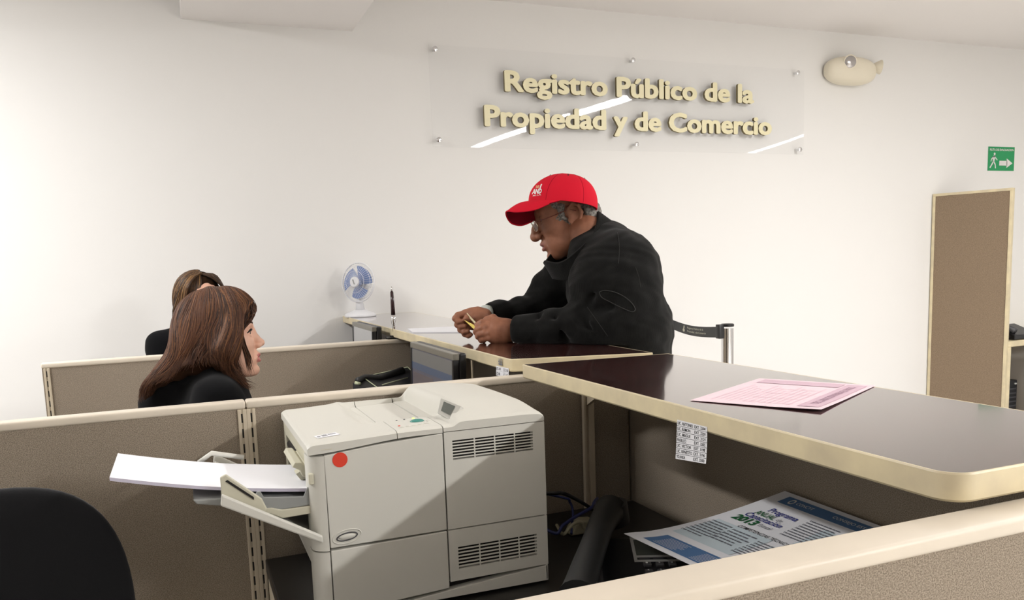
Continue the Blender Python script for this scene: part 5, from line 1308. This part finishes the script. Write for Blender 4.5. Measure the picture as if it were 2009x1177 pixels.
# cards in his hands
def card(q, m, lab, w=.0012):
    P = [at(*H1(x, y), D) for x, y, D in q]; n_ = (P[1]-P[0]).cross(P[3]-P[0]).normalized()*w
    mb = MB(); mb.add(P+[p+n_ for p in P], [(3, 2, 1, 0), (4, 5, 6, 7), (0, 1, 5, 4), (1, 2, 6, 5), (2, 3, 7, 6), (3, 0, 4, 7)])
    tag(link('card', mb, m), lab, 'card')
card([(350, 335, 2.575), (545, 545, 2.50), (520, 560, 2.52), (342, 360, 2.60)], M['cream'], 'cream card pinched upright between both hands of the man, upper edge')
card([(300, 470, 2.565), (480, 560, 2.495), (540, 650, 2.475), (500, 655, 2.49)], M['yellow'], 'yellow card held lower between the hands of the man')
# ================================================================== the red-haired woman
M['h1'] = mat('auburn_hair', s2l(90, 56, 36), .6, spec=.3); M['h2'] = mat('deep_auburn_hair', s2l(66, 40, 25), .6, spec=.3)
M['h3'] = mat('copper_hair', s2l(118, 78, 48), .58, spec=.3); M['h4'] = mat('dark_brown_hair', s2l(46, 28, 18), .6, spec=.3)
HM = [M['h1'], M['h2'], M['h3'], M['h4'], M['h1'], M['h2'], M['h1']]
WD = 2.25
wz = lambda x, y, w=0: at(220+x/3.6775, 500+y/3.6775, WD-w)
wom = thing('person', 'woman with long auburn hair and black jacket seated behind the near partition, seen from behind', 'person', (.02, 2.2, 0))
yw = math.radians(22); fd_ = RIGHT*math.cos(yw)+FWD*math.sin(yw); fd_.z = 0; fd_.normalize(); fd_ = (fd_*math.cos(math.radians(6))+Vector((0, 0, 1))*math.sin(math.radians(6))).normalized()
wf = frame(fd_, Vector((0, 0, 1)), wz(762, 646))
WS = .985
V_, Fa_, Mi_ = head_mesh(wf, WS, False, .0021, open_mouth=.004, jaw=-.01, nose=.86)
def torso(neck, hip, shw, fwdv, hmat, parent, name, lo, hi, extra=None, h=.007, arms=True):
    up = (neck-hip).normalized(); lat = Vector((-fwdv.y, fwdv.x, 0)).normalized()
    T = Field(lo, hi, h)
    sh = neck+Vector((0, 0, -.060))
    T.chain([hip+Vector((0, 0, .02)), hip.lerp(sh, .5), sh+Vector((0, 0, -.06))], [.125, .115, .10], k=.06)
    for s in (1, -1):
        T.chain([hip+lat*s*.07, hip.lerp(sh, .5)+lat*s*.06, sh+lat*s*.08+Vector((0, 0, -.06))], [.11, .10, .09], k=.06)
        S = sh+lat*s*shw; T.chain([neck+Vector((0, 0, -.030)), S], [.058, .060], k=.05)
        if arms: E_ = S+Vector((0, 0, -.27))+fwdv*.06; W_ = E_+fwdv*.22+Vector((0, 0, .05))-lat*s*.05; T.chain([S, E_, W_], [.058, .046, .034], k=.035)
    if extra: extra(T)
    T.disp(lambda x, y, z: .003*np.sin(x*40+2*np.sin(z*30))*np.sin(z*34+y*20))
    v, f = T.mesh(1); return npmesh(name, [(v, f, 0)], [hmat], parent), (lat, sh)
fw = Vector((fd_.x, fd_.y, 0)).normalized()
wneck = wz(735, 850); whip = Vector((wneck.x-.05, wneck.y-.02, .54))
bw = Field((-.45, 1.95, .0), (.85, 2.75, 1.12), .011)
latw = Vector((-fw.y, fw.x, 0))
bw.chain([whip, wneck+Vector((0, 0, -.14)), wpt(wf, (-.03, 0, -.10), WS)], [.09, .08, .04], k=.03)
for s in (1, -1): bw.chain([whip+latw*s*.08, whip+fw*.40+latw*s*.09, whip+fw*.42+latw*s*.09+Vector((0, 0, -.44))], [.08, .06, .035], k=.03); bw.cap(whip+fw*.42+latw*s*.09+Vector((0, 0, -.51)), whip+fw*.56+latw*s*.09+Vector((0, 0, -.525)), .034, .028, k=.02)
for s in (1, -1):
    S = wneck+Vector((0, 0, -.065))+latw*s*.16; E_ = S+Vector((0, 0, -.27))+fw*.06; W_ = E_+fw*.22+Vector((0, 0, .05))-latw*s*.05
    bw.chain([wneck+Vector((0, 0, -.1)), S, E_, W_, W_+fw*.09], [.05, .035, .028, .022, .03], k=.02)
    for q in (-1, 0, 1, 2): bw.cap(W_+fw*.10+latw*q*.018, W_+fw*.17+latw*q*.018+Vector((0, 0, -.02)), .010, .009, k=.004)
    bw.cap(W_+fw*.06-latw*s*.03, W_+fw*.12-latw*s*.05, .011, .010, k=.006)
bv_, bf_ = bw.mesh(1)
wb = npmesh('body', [(V_, Fa_, Mi_), (bv_, bf_, 0)], [M['skinf'], M['lipf']], wom)
eyes(wf, WS, wb, look=(.95, -.25, .18))
for s in (1, -1):
    P = [wpt(wf, p, WS) for p in ((.088, s*.016, .020), (.0945, s*.027, .0285), (.0915, s*.040, .0285), (.080, s*.051, .022))]
    link('lashes', MB().tube(P, [.0012, .0030, .0034, .0016], 8), M['lash'], wb, True)
    P = [wpt(wf, p, WS) for p in ((.086, s*.017, .018), (.090, s*.030, .0125), (.0860, s*.041, .0145), (.079, s*.049, .020))]
    link('lower_lashes', MB().tube(P, [.0006, .001, .0012, .0008], 6), M['lash'], wb, True)
    P = [wpt(wf, p, WS) for p in ((.0995, s*.014, .0400), (.1000, s*.026, .0480), (.0925, s*.041, .0485), (.082, s*.051, .042))]
    link('eyebrow', MB().tube(P, [.0012, .0022, .0020, .0008], 8), M['h4'], wb, True)
torso(wneck, whip, .165, fw, M['blkcloth'], wom, 'jacket', (-.5, 1.85, .42), (.75, 2.8, 1.16), extra=lambda T: (T.ell(wz(570, 930, -.01), (.11, .07, .070), k=.05), T.ell(wz(430, 1090, -.03), (.085, .06, .075), k=.05)))
link('skirt', MB().tube([whip+Vector((0, 0, .02))-fw*.06, whip+fw*.15, whip+fw*.32-Vector((0, 0, .01))], [.14, .115, .095], 20), M['blkcloth'], wom, True)
# hair: a rounded volume with long strands laid over it
hF_ = Field((-.22, 1.98, .93), (.28, 2.55, 1.36), .0036)
hF_.ell(wz(745, 470, .015), (.102, .092, .085), k=.02); hF_.ell(wz(870, 400, .01), (.062, .070, .052), k=.03)
hF_.ell(wz(640, 640, .05), (.075, .070, .085), k=.03); hF_.ell(wz(640, 640, -.05), (.075, .065, .085), k=.03)
hF_.chain([wz(820, 560, .075), wz(800, 700, .095), wz(790, 790, .09)], [.032, .030, .020], k=.02)
hF_.chain([wz(890, 420, .055), wz(885, 560, .075), wz(860, 700, .08)], [.030, .024, .014], k=.02)
hF_.chain([wz(560, 740, .07), wz(450, 820, .08), wz(360, 880, .075), wz(270, 960, .07), wz(235, 1040, .06)], [.044, .026, .016, .010, .006], k=.03)
hF_.chain([wz(600, 700, .0), wz(520, 760, .0), wz(440, 820, .0)], [.050, .038, .02], k=.03)
hF_.ell(wz(1030, 590, .02), (.055, .09, .105), k=.006, mode='sub')
def keep_face(s_):     # open the hair over the face
    F_ = s_; c = wpt(wf, (.115, -.005, -.030), WS); F_.ell(c, (.062, .070, .085), k=.01, mode='sub', R=wf[0]); F_.ell(wpt(wf, (.10, -.02, .01), WS), (.035, .05, .035), k=.01, mode='sub', R=wf[0])
keep_face(hF_)
hF_.disp(lambda x, y, z: .0022*np.sin((x*.5+z*.4)*240+6*np.sin(z*22+y*15))*np.sin(y*30+x*20+1))
hv, hf_ = hF_.mesh(1)
hair = npmesh('hair', [(hv, hf_, 0)], [mat('hair_underlayer', s2l(48, 29, 17), .95, spec=.1)], wom); hair['label'] = 'long wavy auburn hair'
G1 = [
 [(800,255,.0),(930,272,.03),(1015,325,.03),(1042,390,.035),(1015,450,.045),(960,515,.06),(925,590,.075),(912,690,.085),(905,800,.08),(935,890,.065),(1000,945,.05)],
 [(795,255,0),(890,300,.05),(965,380,.065),(975,450,.07),(930,520,.085),(900,610,.095),(885,710,.098),(875,800,.095),(900,880,.085),(955,925,.07)],
 [(785,255,0),(860,310,.06),(915,400,.08),(905,500,.095),(880,600,.104),(860,700,.106),(850,790,.1),(870,860,.09),(900,900,.08)],
 [(770,255,.01),(815,330,.07),(840,440,.098),(820,560,.115),(800,680,.125),(795,770,.12),(820,820,.112)],
 [(740,258,.01),(755,340,.07),(750,460,.104),(710,580,.128),(690,690,.135),(700,770,.13),(740,800,.125)],
 [(700,262,.01),(685,350,.07),(645,470,.1),(600,600,.13),(570,700,.138),(570,780,.135),(520,820,.13)],
 [(660,270,.0),(615,360,.06),(555,480,.09),(505,600,.12),(470,720,.128),(430,800,.125),(370,860,.115),(310,930,.105)],
 [(620,285,-.01),(555,370,.03),(495,490,.06),(452,600,.085),(415,720,.095),(355,820,.095),(280,910,.09),(230,1000,.085),(240,1065,.075)],
 [(600,295,-.02),(520,370,.0),(462,480,.01),(425,600,.03),(390,700,.04),(335,800,.05),(250,910,.055),(195,1000,.055),(205,1075,.05)],
]
G1 = [[wz(*p) for p in g] for g in G1]
cen = wz(700, 620, 0)
strands('hair_strands', G1, 5200, hair, HM, r=(.0005, .0012), jit=.005, layer=(.0, .012), seg=32, wave=.011, seed=3, cen=cen, field=hF_)
G2 = [[(800,255,0),(870,262,-.03),(980,315,-.035),(1000,400,-.06),(960,520,-.08),(930,640,-.085),(920,780,-.08)],
      [(760,255,0),(760,330,-.06),(740,470,-.09),(700,600,-.10),(680,740,-.10),(660,860,-.09)],
      [(700,262,0),(640,340,-.05),(570,470,-.075),(520,600,-.085),(480,740,-.08),(420,860,-.07)],
      [(620,285,-.01),(530,370,-.02),(465,480,-.02),(425,600,-.01),(395,720,.0),(330,840,.02),(260,930,.03)]]
strands('hair_strands', [[wz(*p) for p in g] for g in G2], 1600, hair, HM, r=(.0006, .0013), jit=.006, layer=(.0, .008), seg=18, wave=.006, seed=5, cen=cen, field=hF_)
strands('hair_lock', [[wz(*p) for p in g] for g in ([(930,540,.07),(950,620,.07),(985,700,.06),(1005,780,.055),(1010,850,.05)], [(925,560,.075),(940,650,.075),(960,740,.07),(985,820,.06),(1000,900,.055)])], 36, hair, HM, r=(.0005, .001), jit=.003, layer=(-.001, .003), seg=14, wave=.002, seed=8, cen=cen)
strands('hair_wisps', [[wz(*p) for p in g] for g in ([(860,800,.085),(930,890,.07),(1000,930,.055),(1045,945,.05)], [(850,820,.09),(900,900,.08),(960,950,.07),(1040,940,.06)])], 40, hair, HM, r=(.0004, .0008), jit=.005, layer=(-.002, .004), seg=14, wave=.004, seed=9, cen=cen)

# ================================================================== the woman in the far cubicle
VD = 3.42
vz = lambda x, y, w=0: at(220+x/3.6775, 500+y/3.6775, VD-w)
w2 = thing('person', 'woman with brown highlighted hair in the far cubicle, mostly hidden behind the auburn-haired woman', 'person', (-.03, 3.55, 0))
a2 = math.radians(-46); f2 = RIGHT*math.cos(a2)+FWD*math.sin(a2); f2.z = 0; f2.normalize(); f2 = (f2*math.cos(math.radians(14))-Vector((0, 0, 1))*math.sin(math.radians(14))).normalized()
vf = frame(f2, Vector((0, 0, 1)), vz(622, 345))
V_, Fa_, Mi_ = head_mesh(vf, .95, False, .0028, nose=.86)
fw2 = Vector((f2.x, f2.y, 0)).normalized(); l2 = Vector((-fw2.y, fw2.x, 0))
vneck = wpt(vf, (-.035, 0, -.13), .95); vhip = Vector((vneck.x-.03, vneck.y, .56))
b2 = Field((-.55, 3.05, .0), (.75, 4.1, 1.2), .012)
b2.chain([vhip, vneck+Vector((0, 0, -.12)), wpt(vf, (-.03, 0, -.10), .95)], [.09, .08, .04], k=.03)
for s in (1, -1): b2.chain([vhip+l2*s*.08, vhip+fw2*.30+l2*s*.09, vhip+fw2*.30+l2*s*.09+Vector((0, 0, -.46))], [.08, .06, .035], k=.03)
v, f = b2.mesh(1); b2o = npmesh('body', [(V_, Fa_, Mi_), (v, f, 0)], [M['skinf'], M['lipf']], w2); eyes(vf, .95, b2o)
torso(vneck, vhip, .14, fw2, M['blkcloth'], w2, 'jacket', (-.55, 3.0, .42), (.75, 4.1, 1.25), h=.009)
h2 = Field((-.25, 3.2, .98), (.28, 3.75, 1.42), .004)
h2.ell(wpt(vf, (-.012, 0, .045), .95), (.100, .088, .090), k=.01, R=vf[0]); h2.ell(wpt(vf, (-.02, .0, -.02), .95), (.085, .090, .10), k=.03, R=vf[0])
h2.ell(wpt(vf, (.12, 0, .015), .95), (.090, .060, .088), k=.012, mode='sub', R=vf[0])
h2.disp(lambda x, y, z: .002*np.sin(z*150+5*np.sin(x*20))*np.sin(y*60+x*90))
v, f = h2.mesh(1)
M['g1'] = mat('highlight_hair', s2l(140, 104, 62), .42); M['g2'] = mat('brown_hair_dark', s2l(58, 38, 22), .42); M['g3'] = mat('brown_hair_mid', s2l(92, 62, 36), .42)
h2o = npmesh('hair', [(v, f, 0)], [mat('hair_underlayer', s2l(42, 27, 15), .95, spec=.1)], w2)
gg = []
for k in range(9):
    a = PI*(-.05+1.1*k/8)      # fan from the parting over the near side
    pts = []
    for i in range(7):
        b = i/6; th = b*PI*.62
        d_ = Vector((math.sin(th)*math.cos(a)*.108, -math.sin(th)*math.sin(a)*.094, math.cos(th)*.094)); p = Vector((-.008, 0, .045))+d_
        if b > .8: p.z -= (b-.8)*.25
        pts.append(wpt(vf, p, .95))
    gg.append(pts)
strands('hair_strands', gg[1:], 1500, h2o, [M['g1'], M['g2'], M['g3'], M['g2']], r=(.0007, .0014), jit=.004, layer=(.004, .010), field=h2, seg=12, wave=.004, seed=12, cen=wpt(vf, (0, 0, .04)))
gg2 = [[wpt(vf, Vector((p[0], p[1], p[2])), .95) for p in [(.02, .0, .139), (.055, -.045, .128), (.072, -.078, .085), (.07, -.085, .03), (.04, -.095, -.04), (.02, -.095, -.1)]],
       [wpt(vf, Vector((p[0], p[1], p[2])), .95) for p in [(.03, .0, .137), (.03, -.05, .130), (.03, -.085, .085), (.02, -.100, .03), (.0, -.105, -.04), (-.01, -.10, -.1)]]]
strands('hair_strands', gg2, 500, h2o, [M['g1'], M['g3'], M['g2']], r=(.0007, .0014), jit=.003, layer=(.002, .008), seg=12, wave=.004, seed=14, cen=wpt(vf, (0, 0, .04)))
gg3 = [[wpt(vf, Vector((p[0], -p[1], p[2])), .95) for p in [(.03, .0, .137), (.064, -.025, .125), (.075, -.074, .080), (.07, -.085, .03), (.04, -.095, -.04)]],
       [wpt(vf, Vector((p[0], -p[1], p[2])), .95) for p in [(.03, .0, .137), (.03, -.05, .130), (.03, -.085, .085), (.02, -.100, .03), (.0, -.105, -.04)]]]
strands('hair_strands', gg3, 500, h2o, [M['g3'], M['g2'], M['g2']], r=(.0007, .0014), jit=.003, layer=(.002, .008), seg=12, wave=.004, seed=15, cen=wpt(vf, (0, 0, .04)))
